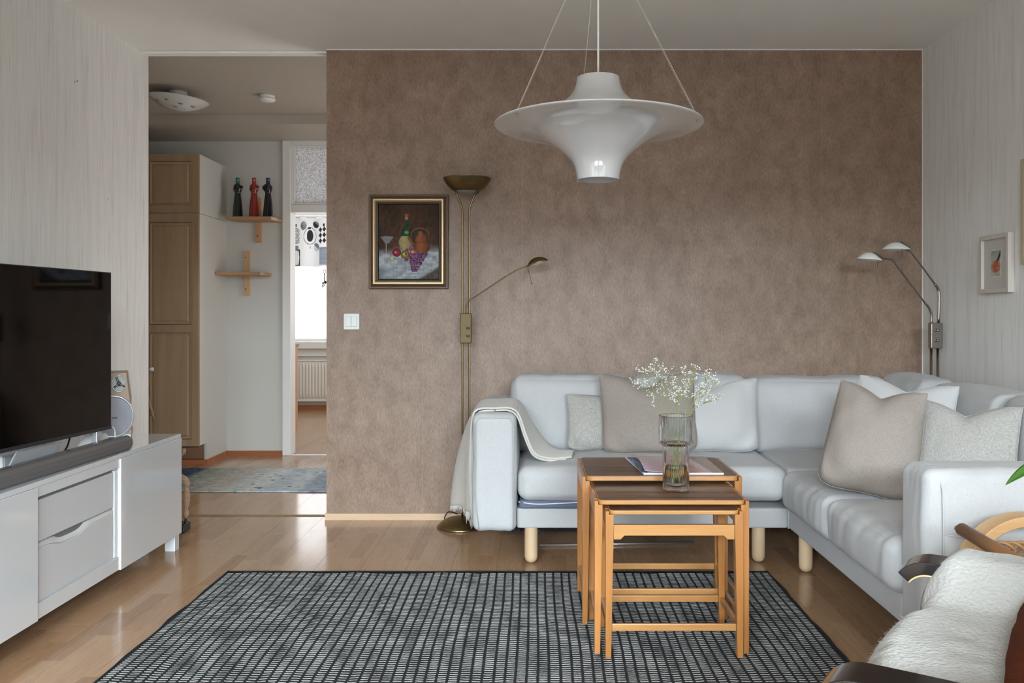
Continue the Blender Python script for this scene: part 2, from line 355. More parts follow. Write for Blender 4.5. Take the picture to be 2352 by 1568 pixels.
ARTM = vcol('painted_surface', 0.6, 0.0, 0.15); CURT = vcol('printed_cotton', 0.9, emit=0); PAGEM = vcol('printed_page', 0.3, 0.1); HRUGM = vcol('rag_rug_weave', 0.95, 0, 0.1)
FRAMEB = mat('bronze_frame_lacquer', S(84, 62, 44), 0.35, 0.3)
FRAMEG = mat('champagne_gold_leaf', S(188, 165, 132), 0.38, 0.6)
GREYFR = mat('whitewashed_oak', S(196, 188, 180), 0.6, var=0.08, vscale=30, stretch=(1, 1, 0.2))
WARD = wood('wardrobe_oak_foil', S(150, 122, 94), S(168, 141, 112), 2, 0.5, 14)
WARDD = mat('wardrobe_groove', S(84, 62, 44), 0.6)
SHELFW = wood('reclaimed_shelf_wood', S(150, 116, 84), S(196, 158, 120), 0, 0.6, 10)
FLEECE = mat("white_fleece", S(172, 171, 167), 1.0, bump=0.6, bscale=120, var=0.05, vscale=5, sheen=0.3)
LACQ = mat('black_lacquer', S(16, 16, 18), 0.16, coat=0.5)
BENT = wood('bent_birch', S(200, 158, 110), S(222, 188, 144), 0, 0.4, 10)
DOWEL = wood('dark_stained_dowel', S(138, 96, 58), S(166, 122, 80), 1, 0.4, 12)
RATTAN = mat('rattan', S(178, 132, 88), 0.6, var=0.2, vscale=60)
LEAF = mat('green_leaf', S(72, 118, 48), 0.4, var=0.15, vscale=20)
TERRA = mat('terracotta', S(150, 88, 60), 0.8)
CORD = mat('brown_corduroy', S(88, 42, 22), 0.95, bump=0.5, bscale=110, stretch=(1, 0.05, 0.05), var=0.2, vscale=12, spec=0.1)

# ================================================================= SETTING
H = 2.5
WY = 4.514; LX = -2.12; RX = 2.053; HB = 6.577; KB = 9.75; FY = -2.6
def struct(name, vf, m, parent=None, **k):
    o = mk(name, vf, m, parent, smooth=k.pop('smooth', False), **k)
    if parent is None: o['kind'] = 'structure'
    return o
fl = struct('floor', box(-3.4, RX+0.1, FY-0.1, KB+0.1, -0.12, -0.012), FLOOR)
# laminate boards, one mesh shared by all full boards
def board_mesh(w_, l_):
    v, f = box(-w_/2+0.0004, w_/2-0.0004, 0.0004, l_-0.0004, -0.0118, 0)
    me = bpy.data.meshes.new('board'); me.from_pydata(v, [], f); me.materials.append(FLOOR); return me
BW, BL = 0.195, 1.29
full = board_mesh(BW, BL)
def lay(x0, x1, y0, y1, seed):
    rnd = random.Random(seed); n = math.ceil((x1-x0)/BW)
    for i in range(n):
        xa = x0+i*BW; wd = min(BW, x1-xa); y = y0-rnd.choice([0, .43, .86])
        while y < y1-0.02:
            a, b = max(y, y0), min(y+BL, y1)
            me = full if (b-a > BL-1e-4 and wd > BW-1e-4) else board_mesh(wd, b-a)
            o = bpy.data.objects.new('floor_board', me); link(o, fl)
            o.location = (xa+wd/2-fl.location.x, a-fl.location.y, -fl.location.z+0.0)
            y += BL
lay(LX, RX, FY, 4.585, 3)
lay(-3.3, -0.2, 4.615, HB, 4)
lay(-3.3, -0.5, HB+0.02, KB, 5)
struct('ceiling', box(LX-0.1, RX+0.1, FY-0.1, 4.60, H, H+0.12), CEIL)
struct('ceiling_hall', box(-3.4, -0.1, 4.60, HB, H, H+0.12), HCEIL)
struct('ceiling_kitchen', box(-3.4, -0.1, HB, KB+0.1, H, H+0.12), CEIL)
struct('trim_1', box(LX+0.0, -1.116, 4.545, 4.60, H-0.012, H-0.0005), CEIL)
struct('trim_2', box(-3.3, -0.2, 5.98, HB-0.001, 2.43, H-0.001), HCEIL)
struct('wall_left', box(LX-0.1, LX, FY, 4.64, 0, H), STREAK)
struct('wall_right', box(RX, RX+0.1, FY, WY, 0, H), STREAK)
struct('wall_back', box(-1.116, RX+0.1, WY, WY+0.095, 0, H), BROWN)
# light caulk line along ceiling and corner of the brown wall
struct('trim_3', join(box(-1.116, RX, WY-0.003, WY-0.0003, H-0.006, H-0.0005), box(RX-0.003, RX-0.0003, WY-0.004, WY-0.0004, 0.1, H-0.006)), WHITE)
struct('wall_hall_front', join(box(-3.4, LX-0.1, 4.54, 4.64, 0, H), box(-0.2, -0.1, 4.61, HB, 0, H)), HWALL)
struct('wall_hall_left', box(-3.4, -3.3, 4.64, HB, 0, H), HWALL)
DX0, DX1, DZ = -1.90, -1.08, 1.88
struct('wall_hall_back', join(box(-3.4, -1.963, HB, HB+0.1, 0, H), box(-1.017, -0.1, HB, HB+0.1, 0, H), box(-1.963, -1.017, HB, HB+0.1, 2.452, H)), HWALL)
struct('wall_kitchen', join(box(-3.4, -3.3, HB+0.1, KB+0.1, 0, H), box(-0.5, -0.4, HB+0.1, KB+0.1, 0, H)), HWALL)
KX0, KX1, KZ0, KZ1 = -3.1, -1.45, 0.80, 2.25
KW = mat('kitchen_wall_paint', S(222, 218, 210), 0.6)
struct('wall_kitchen_back', join(box(-3.3, KX0, KB, KB+0.1, 0, H), box(KX1, -0.5, KB, KB+0.1, 0, H), box(KX0, KX1, KB, KB+0.1, 0, KZ0), box(KX0, KX1, KB, KB+0.1, KZ1, H)), KW)
# wall behind the camera with two windows
WZ0, WZ1 = 0.55, 2.30
wins = [(-1.95, -0.22), (0.22, 1.90)]
struct('wall_front', join(box(LX, -1.95, FY-0.1, FY, 0, H), box(-0.22, 0.22, FY-0.1, FY, 0, H), box(1.90, RX, FY-0.1, FY, 0, H), *[box(a, b, FY-0.1, FY, 0, WZ0) for a, b in wins], *[box(a, b, FY-0.1, FY, WZ1, H) for a, b in wins]), STREAK)
for i, (a, b) in enumerate(wins):
    wd = struct('window_%d' % (i+1), join(box(a, a+0.05, FY-0.05, FY-0.005, WZ0, WZ1), box(b-0.05, b, FY-0.05, FY-0.005, WZ0, WZ1), box(a+0.05, b-0.05, FY-0.05, FY-0.005, WZ0, WZ0+0.05), box(a+0.05, b-0.05, FY-0.05, FY-0.005, WZ1-0.05, WZ1), box((a+b)/2-0.03, (a+b)/2+0.03, FY-0.02, FY-0.006, WZ0+0.05, WZ1-0.05)), WHITE)
# baseboards
struct('baseboard_back', prism([(-1.122, WY-0.012), (-1.122, WY-0.0005), (RX, WY-0.0005), (RX, WY-0.012)], 0, 0.035), PINE)
struct('baseboard_left', box(LX+0.0005, LX+0.012, FY, 4.63, 0, 0.04), PINE)
struct('baseboard_hall_back', box(-2.3995, -1.965, HB-0.012, HB-0.0005, 0, 0.036), ORANGEWOOD)
struct('baseboard_kitchen', box(-3.29, -0.51, KB-0.012, KB-0.0005, 0, 0.05), ORANGEWOOD)
# metal threshold strip between the two floors
BR = mat('brass_strip', S(140, 122, 90), 0.45, 0.2)
struct('trim_4', sheet(lambda u, v: (LX-0.0+u*(LX*-1-1.116+0.0), 4.58+0.04*v, 0.0008+0.005*math.sin(PI*v)), 2, 8), BR, smooth=True)
struct('trim_5', box(DX0, DX1, HB+0.001, HB+0.02, -0.011, 0.004), WHITE)
# hall door frame with glazed transom
d = struct('door_1', join(box(-1.963, DX0, HB-0.02, HB+0.12, 0, 2.452), box(DX1, -1.017, HB-0.02, HB+0.12, 0, 2.452),
      box(DX0, DX1, HB-0.02, HB+0.12, 2.40, 2.452), box(DX0, DX1, HB-0.012, HB+0.12, DZ, DZ+0.06)), WHITE, bev=0.004)
mk('transom_frame', join(box(DX0, DX0+0.03, HB-0.005, HB+0.05, DZ+0.06, 2.40), box(DX1-0.03, DX1, HB-0.005, HB+0.05, DZ+0.06, 2.40),
      box(DX0+0.03, DX1-0.03, HB-0.005, HB+0.05, DZ+0.06, DZ+0.075), box(DX0+0.03, DX1-0.03, HB-0.005, HB+0.05, 2.385, 2.40)), WHITE, d, False, 0.003)
def frost(name):
    m, t, p = nt(name); N = t.nodes; L = t.links
    v = N.new('ShaderNodeTexVoronoi'); v.inputs['Scale'].default_value = 150; tc = N.new('ShaderNodeTexCoord'); L.new(tc.outputs['Object'], v.inputs['Vector'])
    cr = N.new('ShaderNodeValToRGB'); cr.color_ramp.elements[0].color = S(190, 190, 194); cr.color_ramp.elements[1].color = S(250, 250, 250); cr.color_ramp.elements[0].position = 0.25; cr.color_ramp.elements[1].position = 0.7
    L.new(v.outputs['Color'], cr.inputs[0]); L.new(cr.outputs[0], p.inputs['Base Color']); p.inputs['Roughness'].default_value = 0.2
    b = N.new('ShaderNodeBump'); b.inputs['Strength'].default_value = 0.6; b.inputs['Distance'].default_value = 0.005; L.new(v.outputs[0], b.inputs['Height']); L.new(b.outputs[0], p.inputs['Normal'])
    tr = N.new('ShaderNodeBsdfTranslucent'); L.new(cr.outputs[0], tr.inputs[0]); ms = N.new('ShaderNodeMixShader'); ms.inputs[0].default_value = 0.75
    L.new(p.outputs[0], ms.inputs[1]); L.new(tr.outputs[0], ms.inputs[2]); L.new(ms.outputs[0], N['Material Output'].inputs[0])
    return m
mk('transom_glass', box(DX0+0.03, DX1-0.03, HB+0.02, HB+0.026, DZ+0.075, 2.385), frost('patterned_transom_glass'), d, False)
# kitchen window
kw = struct('window_3', join(box(KX0, KX0+0.05, KB, KB+0.08, KZ0, KZ1), box(KX1-0.05, KX1, KB, KB+0.08, KZ0, KZ1), box(KX0+0.05, KX1-0.05, KB, KB+0.08, KZ0, KZ0+0.05), box(KX0+0.05, KX1-0.05, KB, KB+0.08, KZ1-0.05, KZ1)), WHITE, bev=0.004)
mk('window_sill', box(KX0-0.06, KX1+0.06, KB-0.10, KB-0.001, KZ0-0.10, KZ0-0.02), WHITE, kw, False, 0.006)
mk('window_apron', box(KX0-0.04, KX1+0.04, KB-0.03, KB-0.001, KZ0-0.19, KZ0-0.10), WHITE, kw, False, 0.004)
# white venetian blind; emission in its material stands in for daylight behind it
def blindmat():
    m, t, p = nt('emissive_blind'); p.inputs['Base Color'].default_value = S(240, 240, 240); p.inputs['Roughness'].default_value = 0.6
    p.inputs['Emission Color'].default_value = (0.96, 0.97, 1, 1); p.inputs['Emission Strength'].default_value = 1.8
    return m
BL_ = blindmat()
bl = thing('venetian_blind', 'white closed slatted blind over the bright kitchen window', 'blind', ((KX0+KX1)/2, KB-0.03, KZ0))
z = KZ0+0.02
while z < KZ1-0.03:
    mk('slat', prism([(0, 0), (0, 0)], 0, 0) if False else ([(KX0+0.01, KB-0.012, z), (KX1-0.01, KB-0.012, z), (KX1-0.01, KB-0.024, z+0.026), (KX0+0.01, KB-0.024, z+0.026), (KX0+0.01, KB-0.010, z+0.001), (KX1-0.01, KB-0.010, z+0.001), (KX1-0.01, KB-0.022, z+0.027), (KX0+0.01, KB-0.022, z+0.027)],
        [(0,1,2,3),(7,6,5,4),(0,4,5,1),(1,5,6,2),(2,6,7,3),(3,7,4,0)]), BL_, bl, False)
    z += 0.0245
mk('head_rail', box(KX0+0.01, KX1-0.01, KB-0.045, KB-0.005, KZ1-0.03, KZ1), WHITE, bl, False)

# ================================================================= painting helpers
def paint_grid(name, fn, nu, nv, col, m, parent=None, solidt=0):
    """fn(u,v)->point ; col(U,V)->array (n,3) sRGB 0..255 ; v runs downwards"""
    vf = sheet(fn, nu, nv); o = mk(name, vf, m, parent)
    U, V = np.meshgrid(np.linspace(0, 1, nu+1), np.linspace(0, 1, nv+1))
    c = np.clip(col(U.ravel(), V.ravel()), 0, 255)/255.0
    c = np.where(c <= 0.04045, c/12.92, ((c+0.055)/1.055)**2.4)
    a = o.data.color_attributes.new('paint', 'FLOAT_COLOR', 'POINT')
    a.data.foreach_set('color', np.concatenate([c, np.ones((len(c), 1))], 1).ravel().astype(np.float32))
    if solidt: solid(o, solidt)
    return o
def vnoise(U, V, fx, fy, seed):
    rs = np.random.RandomState(seed); g = rs.rand(64, 64)
    x, y = U*fx, V*fy; xi, yi = np.floor(x).astype(int), np.floor(y).astype(int); a, b = x-xi, y-yi
    a = a*a*(3-2*a); b = b*b*(3-2*b)
    q = lambda i, j: g[i % 64, j % 64]
    return (q(xi, yi)*(1-a)+q(xi+1, yi)*a)*(1-b)+(q(xi, yi+1)*(1-a)+q(xi+1, yi+1)*a)*b
def still_life(U, V):
    X = U*1100+105; Y = V*1380+90
    n1 = vnoise(U, V, 7, 5, 1); n2 = vnoise(U, V, 40, 22, 2); n3 = vnoise(U, V, 14, 40, 3)
    c = np.stack([46+34*n1, 35+20*n1, 29+10*n1], 1)+((n2-0.5)*16)[:, None]
    def blend(mask, col, keep=None):
        nonlocal c
        mk_ = np.clip(mask, 0, 1)[:, None]; col = np.asarray(col, float)
        if col.ndim == 1: col = col[None, :]+np.zeros_like(c)
        c = c*(1-mk_)+col*mk_
    edge = 830+40*np.sin(X/160)-0.06*(X-600)
    cloth = np.stack([112+45*n3+20*n2, 118+45*n3+20*n2, 126+42*n3+20*n2], 1)
    blend((Y-edge)/150, cloth)
    blend(np.clip((Y-1200)/120, 0, 1)*np.clip((300-X)/200, 0, 1), (96, 106, 112))
    blend((X*0.62+Y-1960)/60, np.stack([62+20*n2, 56+20*n2, 56+16*n2], 1))
    def ell(cx, cy, rx, ry, soft_=0.08): return (1-np.sqrt(((X-cx)/rx)**2+((Y-cy)/ry)**2))/soft_
    def seg(x0, y0, x1, y1, wd):
        dx, dy = x1-x0, y1-y0; t = np.clip(((X-x0)*dx+(Y-y0)*dy)/(dx*dx+dy*dy), 0, 1)
        return (wd-np.hypot(X-x0-t*dx, Y-y0-t*dy))/6
    # bottle
    body = ell(590, 790, 122, 140); sh = (X > 600-(Y-400)*0.42)*(X < 625+(Y-400)*0.30)*(Y > 400)*(Y < 690)
    blend(sh*1.0, np.stack([24+20*n2, 50+22*n2, 42+10*n2], 1)); blend(body*(Y < 690), (30, 58, 46))
    blend(body*(Y > 672), np.stack([142-30*np.abs(X-570)/120+26*n3, 128-30*np.abs(X-570)/120+24*n3, 86+10*n3], 1))
    blend((X > 585)*(X < 650)*(Y > 270)*(Y < 430)*1.0, (34, 64, 60)); blend((X > 580)*(X < 645)*(Y > 265)*(Y < 305)*1.0, (150, 74, 84)); blend((X > 588)*(X < 640)*(Y > 315)*(Y < 372)*1.0, (170, 118, 40))
    blend(ell(615, 608, 48, 40, 0.4), (118, 138, 52)); blend(seg(568, 440, 480, 640, 3), (120, 116, 110))
    # copper jug
    ring = np.clip(ell(860, 640, 170, 122, 0.04), 0, 1)-np.clip(ell(860, 645, 155, 106, 0.04), 0, 1)
    blend(ring*(Y < 680), (116, 74, 46)); blend(ell(860, 650, 150, 100, 0.3)*0.5, (52, 50, 48))
    cu = lambda cx: np.stack([128-60*np.abs(X-cx)/150+24*n2, 76-36*np.abs(X-cx)/150+14*n2, 42-14*np.abs(X-cx)/150+8*n2], 1)
    blend(seg(655, 710, 735, 850, 26), cu(700)); blend(ell(890, 885, 158, 120), cu(870)); blend(ell(880, 740, 112, 100), cu(860)); blend(ell(868, 625, 42, 45), cu(868))
    blend(seg(780, 790, 985, 780, 5), (66, 36, 22))
    # glass
    bowl = ((Y > 690)*(Y < 810)*(np.abs(X-258) < 122-(Y-690)*0.75))*0.62
    blend(bowl, (152, 156, 166)); blend(ell(258, 692, 122, 20, 0.3)*0.7, (120, 122, 130)); blend(seg(245, 800, 243, 1015, 11)*0.7, (150, 154, 162)); blend(ell(225, 1020, 80, 14, 0.3)*0.6, (160, 164, 170))
    # fruit
    def ball(cx, cy, r, col, hi):
        d_ = np.hypot(X-cx, Y-cy)/r; k = 1-0.45*d_**2
        blend((1-d_)/0.08, np.array(col)[None, :]*k[:, None]); blend(np.clip(1-np.hypot(X-cx+0.25*r, Y-cy+0.05*r)/(0.35*r), 0, 1), hi)
    ball(435, 978, 82, (142, 44, 56), (214, 160, 160)); ball(588, 1015, 84, (142, 124, 56), (214, 204, 130)); ball(735, 972, 62, (206, 134, 42), (230, 180, 90)); blend(ell(602, 1006, 14, 16), (30, 28, 20))
    rs = random.Random(4)
    G = [(690, 905), (660, 930), (720, 890), (620, 930), (760, 930), (620, 1110), (595, 1120)]
    for row in range(12):
        yy = 1010+row*27; hw = 150*(1-row/12.5)**0.8; cx0 = 820-row*6
        k_ = max(1, int(hw/22))
        for j in range(-k_, k_+1): G.append((cx0+j*hw/max(1, k_)+rs.uniform(-8, 8), yy+rs.uniform(-8, 8)))
    for gx, gy in G:
        pc = rs.choice([(112, 62, 118), (92, 52, 88), (140, 96, 112), (122, 62, 140), (84, 56, 66)])
        ball(gx, gy, 27, pc, (216, 190, 214))
    blend(np.clip(ell(340, 1100, 60, 48, 0.1), 0, 1)*(ell(345, 1088, 48, 36, 0.1) < 0.5), (160, 158, 62)); blend(ell(348, 1085, 26, 20, 0.4), (196, 200, 196))
    sig = np.zeros_like(X)
    for a in [(775, 1415, 782, 1448), (775, 1415, 800, 1420), (800, 1420, 780, 1432), (780, 1432, 802, 1446), (815, 1445, 818, 1447), (835, 1420, 842, 1436), (852, 1418, 836, 1456), (862, 1432, 880, 1440), (880, 1440, 898, 1430), (898, 1430, 925, 1438)]:
        sig = np.maximum(sig, np.clip(seg(*a, 4.5), 0, 1))
    blend(sig*0.8, (44, 40, 42))
    return c

# ================================================================= LIVING ROOM WALL THINGS
def ring_frame(x0, x1, z0, z1, prof, y):
    """mitred frame; prof = [(inset, depth)] from outer to inner"""
    V, Fc = [], []
    for ins, dp in prof:
        V += [(x0+ins, y-dp, z0+ins), (x1-ins, y-dp, z0+ins), (x1-ins, y-dp, z1-ins), (x0+ins, y-dp, z1-ins)]
    for i in range(len(prof)-1):
        for k in range(4):
            k2 = (k+1) % 4; Fc.append((i*4+k, i*4+k2, (i+1)*4+k2, (i+1)*4+k))
    return V, Fc
px0, px1, pz0, pz1 = (849-CX)/432, (1030.5-CX)/432, CH-(663-CY)/432, CH-(448-CY)/432
pic = thing('framed_painting', 'gold and bronze framed still life of a bottle, copper jug and grapes', 'painting', ((px0+px1)/2, WY-0.02, pz0))
yw = WY-0.001
mk('outer_frame', ring_frame(px0, px1, pz0, pz1, [(0, 0), (0, 0.022), (0.002, 0.024), (0.005, 0.024), (0.007, 0.020), (0.010, 0.020), (0.012, 0.023), (0.020, 0.026), (0.022, 0.030)], yw), FRAMEB, pic, False)
mk('inner_frame', join(ring_frame(px0, px1, pz0, pz1, [(0.022, 0.030), (0.026, 0.034), (0.032, 0.034), (0.038, 0.026), (0.040, 0.022)], yw), ring_frame(px0, px1, pz0, pz1, [(0.003, 0.0245), (0.004, 0.0265), (0.006, 0.0245)], yw),
      ring_frame(px0, px1, pz0, pz1, [(0.043, 0.021), (0.044, 0.023), (0.046, 0.021), (0.047, 0.012)], yw)), FRAMEG, pic, False)
mk('dark_slip', ring_frame(px0, px1, pz0, pz1, [(0.039, 0.021), (0.044, 0.019), (0.052, 0.012)], yw), BLACK, pic, False)
ax0, ax1, az0, az1 = px0+0.050, px1-0.050, pz0+0.050, pz1-0.050
paint_grid('canvas', lambda u, v: (ax0+u*(ax1-ax0), yw-0.012, az1-v*(az1-az0)), 176, 216, still_life, ARTM, pic)
# light switch
sx0, sz0 = (790-CX)/432, CH-(757-CY)/432
sw = thing('light_switch', 'white double rocker light switch on the brown wall', 'light switch', (sx0+0.042, WY-0.006, sz0))
mk('switch_plate', box(sx0, sx0+0.084, WY-0.010, WY-0.0005, sz0, sz0+0.086), PLAST, sw, True, 0.004)
for i in (0, 1):
    mk('rocker', box(sx0+0.014+i*0.0285, sx0+0.0415+i*0.0285, WY-0.0155, WY-0.010, sz0+0.017, sz0+0.070), PLAST, sw, True, 0.0015)
# small framed watercolour on right wall
def flower_print(U, V):
    n1 = vnoise(U, V, 9, 15, 11); n2 = vnoise(U, V, 30, 50, 12)
    c = np.stack([168+10*n1, 172+12*n1, 164+8*n1], 1)
    def b(m, col):
        nonlocal c
        m = np.clip(m, 0, 1)[:, None]; c = c*(1-m)+np.array(col)[None, :]*m
    b((0.42-V)*1.6*(n1+.3), (120, 128, 122)); b((V-0.75)*2, (186, 172, 142))
    b(1.4-np.abs(U-0.9+0.55*(V-0.2)/0.4*0.8)*9-(V > 0.6)*5, (44, 46, 52))
    d_ = np.hypot((U-0.5)/0.5, (V-0.62)/0.26); b((1.1-d_)*3*(n2 > 0.35), (186, 92, 52)); b((1.0-d_)*3*(n2 > 0.72), (120, 52, 40)); b((0.8-d_)*3*(n2 < 0.2), (206, 178, 160))
    b((np.abs(V-0.95) < 0.008)*(U > 0.45)*(U < 0.9)*1.0, (70, 60, 56))
    return c
fy0, fy1, fz0, fz1 = 3.645, 3.885, 1.186, 1.444
wf = thing('small_picture', 'small whitewashed frame with an orange flower watercolour on the right wall', 'picture', (RX-0.012, (fy0+fy1)/2, fz0))
def rwall(vf):  # frame built facing -Y, turned to face -X on the right wall
    return [(RX-0.001-(WY-0.001-p[1]), fy0+(fy1-fy0)-(p[0]), p[2]) for p in vf[0]], vf[1]
wd_ = fy1-fy0
mk('frame', rwall(ring_frame(0, wd_, fz0, fz1, [(0, 0), (0, 0.026), (0.001, 0.027), (0.019, 0.027), (0.020, 0.014)], yw)), GREYFR, wf, False)
mk('mount', rwall(sheet(lambda u, v: (0.020+u*(wd_-0.04), yw-0.014, fz1-0.02-v*(fz1-fz0-0.04)), 1, 1)), mat('mount_card', S(190, 186, 180), 0.8), wf, False)
mk('mount_bevel', rwall(ring_frame(0.079, wd_-0.079, fz0+0.071, fz1-0.069, [(0, 0.0142), (0.004, 0.0148)], yw)), WHITE, wf, False)
paint_grid('print', lambda u, v: (RX-0.001-0.0151, fy1-(0.081+u*(wd_-0.162)), fz1-0.071-v*(fz1-fz0-0.144)), 50, 84, flower_print, ARTM, wf)
# picture on the right wall whose edge only just enters the frame
oy0, oy1 = 3.18, 3.565
of = thing('framed_picture', 'beige frame at the right edge of the photo, above the small watercolour', 'picture', (RX-0.012, (oy0+oy1)/2, 1.29))
def rw2(vf): return [(RX-0.001-(WY-0.001-p[1]), oy1-p[0], p[2]) for p in vf[0]], vf[1]
mk('frame', rw2(ring_frame(0, oy1-oy0, 1.30, 1.74, [(0, 0), (0, 0.02), (0.025, 0.02), (0.026, 0.01)], yw)), mat('beige_frame', S(182, 170, 148), 0.6), of, False)
mk('mount', rw2(sheet(lambda u, v: (0.025+u*(oy1-oy0-0.05), yw-0.010, 1.715-v*0.39), 1, 1)), WHITE, of, False)
# picture hooks left in the left wall
for k, (hx, hy) in enumerate(((170, 187), (246, 457))):
    s_ = (hx-CX)/LX; Y = F/s_; z_ = CH-(hy-CY)/s_
    h = mk('wall_hook', tube([(LX+0.001, Y, z_), (LX+0.014, Y, z_-0.003), (LX+0.016, Y, z_+0.008)] if k == 0 else [(LX+0.001, Y, z_), (LX+0.008, Y, z_-0.001)], 0.0015, 6), CHROME)
    tag(h, ['bent metal hook high on the pale left wall', 'tiny nail in the pale left wall above the television'][k], 'hook')

# ================================================================= PENDANT LAMP
BEAD = mat('bright_nickel_beads', S(214, 212, 208), 0.3, 0.4)
PC = Vector((0.2085, 2.864, 1.727))
lamp = thing('pendant_lamp', 'white saucer shaped pendant lamp hung on three ball chains', 'pendant lamp', tuple(PC))
def trumpet(sgn, flip=False):
    pts = [(0.350, 0.000), (0.345, 0.0025), (0.30, 0.0065), (0.25, 0.015), (0.205, 0.030), (0.170, 0.049), (0.140, 0.071), (0.115, 0.091), (0.098, 0.108), (0.086, 0.126), (0.079, 0.145), (0.0745, 0.165), (0.0725, 0.180), (0.0715, 0.183), (0.0690, 0.183)]
    if sgn > 0: pts = [(r, z*0.87) for r, z in pts]
    p = smoothpath([(r, 0, z) for r, z in pts], 4)
    out = [(q.x, sgn*q.z) for q in p]
    inner = [(q.x-0.003, sgn*q.z) for q in reversed(p) if q.x < 0.125]
    return out+inner
mk('upper_shade', lathe(trumpet(1), PC+Vector((0, 0, 0.0012)), 96), ACRYL, lamp)
mk('lower_shade', lathe(trumpet(-1), PC-Vector((0, 0, 0.0012)), 96), ACRYL, lamp)
mk('rim_bead', lathe([(0.349+0.0028*math.cos(a), 0.0028*math.sin(a)) for a in [2*PI*i/10 for i in range(10)]], PC, 96, close=True), ACRYL, lamp)
TOP = Vector((PC.x, PC.y, 2.40))
for k, ang in enumerate((216, 342, 99)):
    a = R(ang); P0 = PC+Vector((0.331*math.cos(a), 0.331*math.sin(a), 0))
    vs = []; nb = int((TOP-P0).length/0.0036)
    base = ico((0, 0, 0), 0.0016, 1)
    for i in range(nb):
        q = P0.lerp(TOP, i/nb)+Vector((0, 0, 0.008)); vs.append(([(v[0]+q.x, v[1]+q.y, v[2]+q.z) for v in base[0]], base[1]))
    mk('ball_chain', join(*vs, tube([P0, TOP], 0.0004, 4)), BEAD, lamp)
    mk('chain_stud', join(ico(P0-Vector((0, 0, 0.008)), 0.0045, 2), tube([P0-Vector((0, 0, 0.008)), P0+Vector((0, 0, 0.010))], 0.002, 8)), CHROME, lamp)
mk('cord', tube([(PC.x, PC.y, 1.74), (PC.x, PC.y, 2.46)], 0.0035, 10), PLAST, lamp)
mk('ceiling_cup', lathe([(0.001, -0.09), (0.03, -0.085), (0.05, -0.04), (0.055, -0.001), (0.001, -0.0005)], (PC.x, PC.y, H), 32), ACRYL, lamp)
mk('bulb_holder', lathe([(0.001, -0.02), (0.02, -0.02), (0.022, 0.05), (0.012, 0.06), (0.001, 0.06)], (PC.x, PC.y, 1.70), 24), ACRYL, lamp)

# ================================================================= BRASS FLOOR LAMP
BX, BY = -0.389, 4.36
sB = F/BY
def zb(py, s=sB): return CH-(py-CY)/s
def xb(px, s=sB): return (px-CX)/s
fl1 = thing('floor_lamp', 'antique brass uplighter floor lamp with a side reading arm, left of the sofa', 'floor lamp', (BX, BY, 0))
mk('base', lathe([(0.001, 0.0), (0.121, 0.0), (0.123, 0.004), (0.120, 0.010), (0.10, 0.026), (0.07, 0.042), (0.04, 0.050), (0.001, 0.053)], (BX, BY, 0.0005), 64), BRASS, fl1)
mk('power_cord', tube(smoothpath([(BX-0.02, BY+0.05, 0.055), (BX-0.07, BY+0.07, 0.06), (BX-0.09, BY+0.075, 0.02), (BX-0.06, BY+0.12, 0.004)]), 0.003, 8), BLACK, fl1)
for sg, (tx, ty) in ((-1, (1041, 432)), (1, (1100, 441))):
    bx_ = xb(1062) if sg < 0 else xb(1078)
    pts = [(bx_, BY, 0.045), (bx_, BY, 0.9), (bx_, BY, zb(560)), (bx_, BY, zb(490)), (bx_+sg*0.008, BY, zb(470)), (bx_+sg*0.028, BY, zb(448)), (xb(tx), BY-0.02, zb(ty))]
    mk('pole', tube(smoothpath(pts, 6), 0.0052, 12), BRASS, fl1)
    mk('bowl_clip', tube([(xb(tx)-sg*0.004, BY-0.02, zb(ty)-0.008), (xb(tx)+(0.016 if sg < 0 else -0.008), BY-0.03, zb(ty)+0.022)], 0.006, 12), BRASS, fl1)
bc = (xb(1073), BY, zb(410))
mk('bowl', lathe([(0.0385, -0.068), (0.06, -0.066), (0.085, -0.054), (0.107, -0.030), (0.1235, -0.003), (0.125, 0.0), (0.1215, 0.0), (0.105, -0.027), (0.083, -0.050), (0.06, -0.061), (0.0385, -0.064)], bc, 64, close=True), BRASS, fl1)
mk('glass_lens', lathe([(0.001, -0.082), (0.03, -0.080), (0.055, -0.071), (0.062, -0.063)], bc, 48), mat('frosted_lens', S(120, 124, 120), 0.4), fl1)
cb_ = mk('control_box', box(xb(1057), xb(1083), BY-0.016, BY+0.012, zb(788), zb(719)), mat('darkened_brass', S(92, 80, 56), 0.5, 0.8), fl1, True, 0.004)
for py in (753, 771):
    mk('dimmer_knob', tube([(xb(1074), BY-0.016, zb(py)), (xb(1077), BY-0.034, zb(py))], 0.006, 12), CHROME, fl1)
arm = smoothpath([(xb(1070), BY-0.005, zb(720)), (xb(1071), BY-0.008, zb(703)), (xb(1079), BY-0.012, zb(689)), (xb(1100), BY-0.02, zb(676)), (xb(1165), BY-0.05, zb(634)), (xb(1195), BY-0.06, zb(618)), (xb(1212), BY-0.06, zb(612))], 6)
mk('reading_arm', tube(arm, 0.0035, 10), BRASS, fl1)
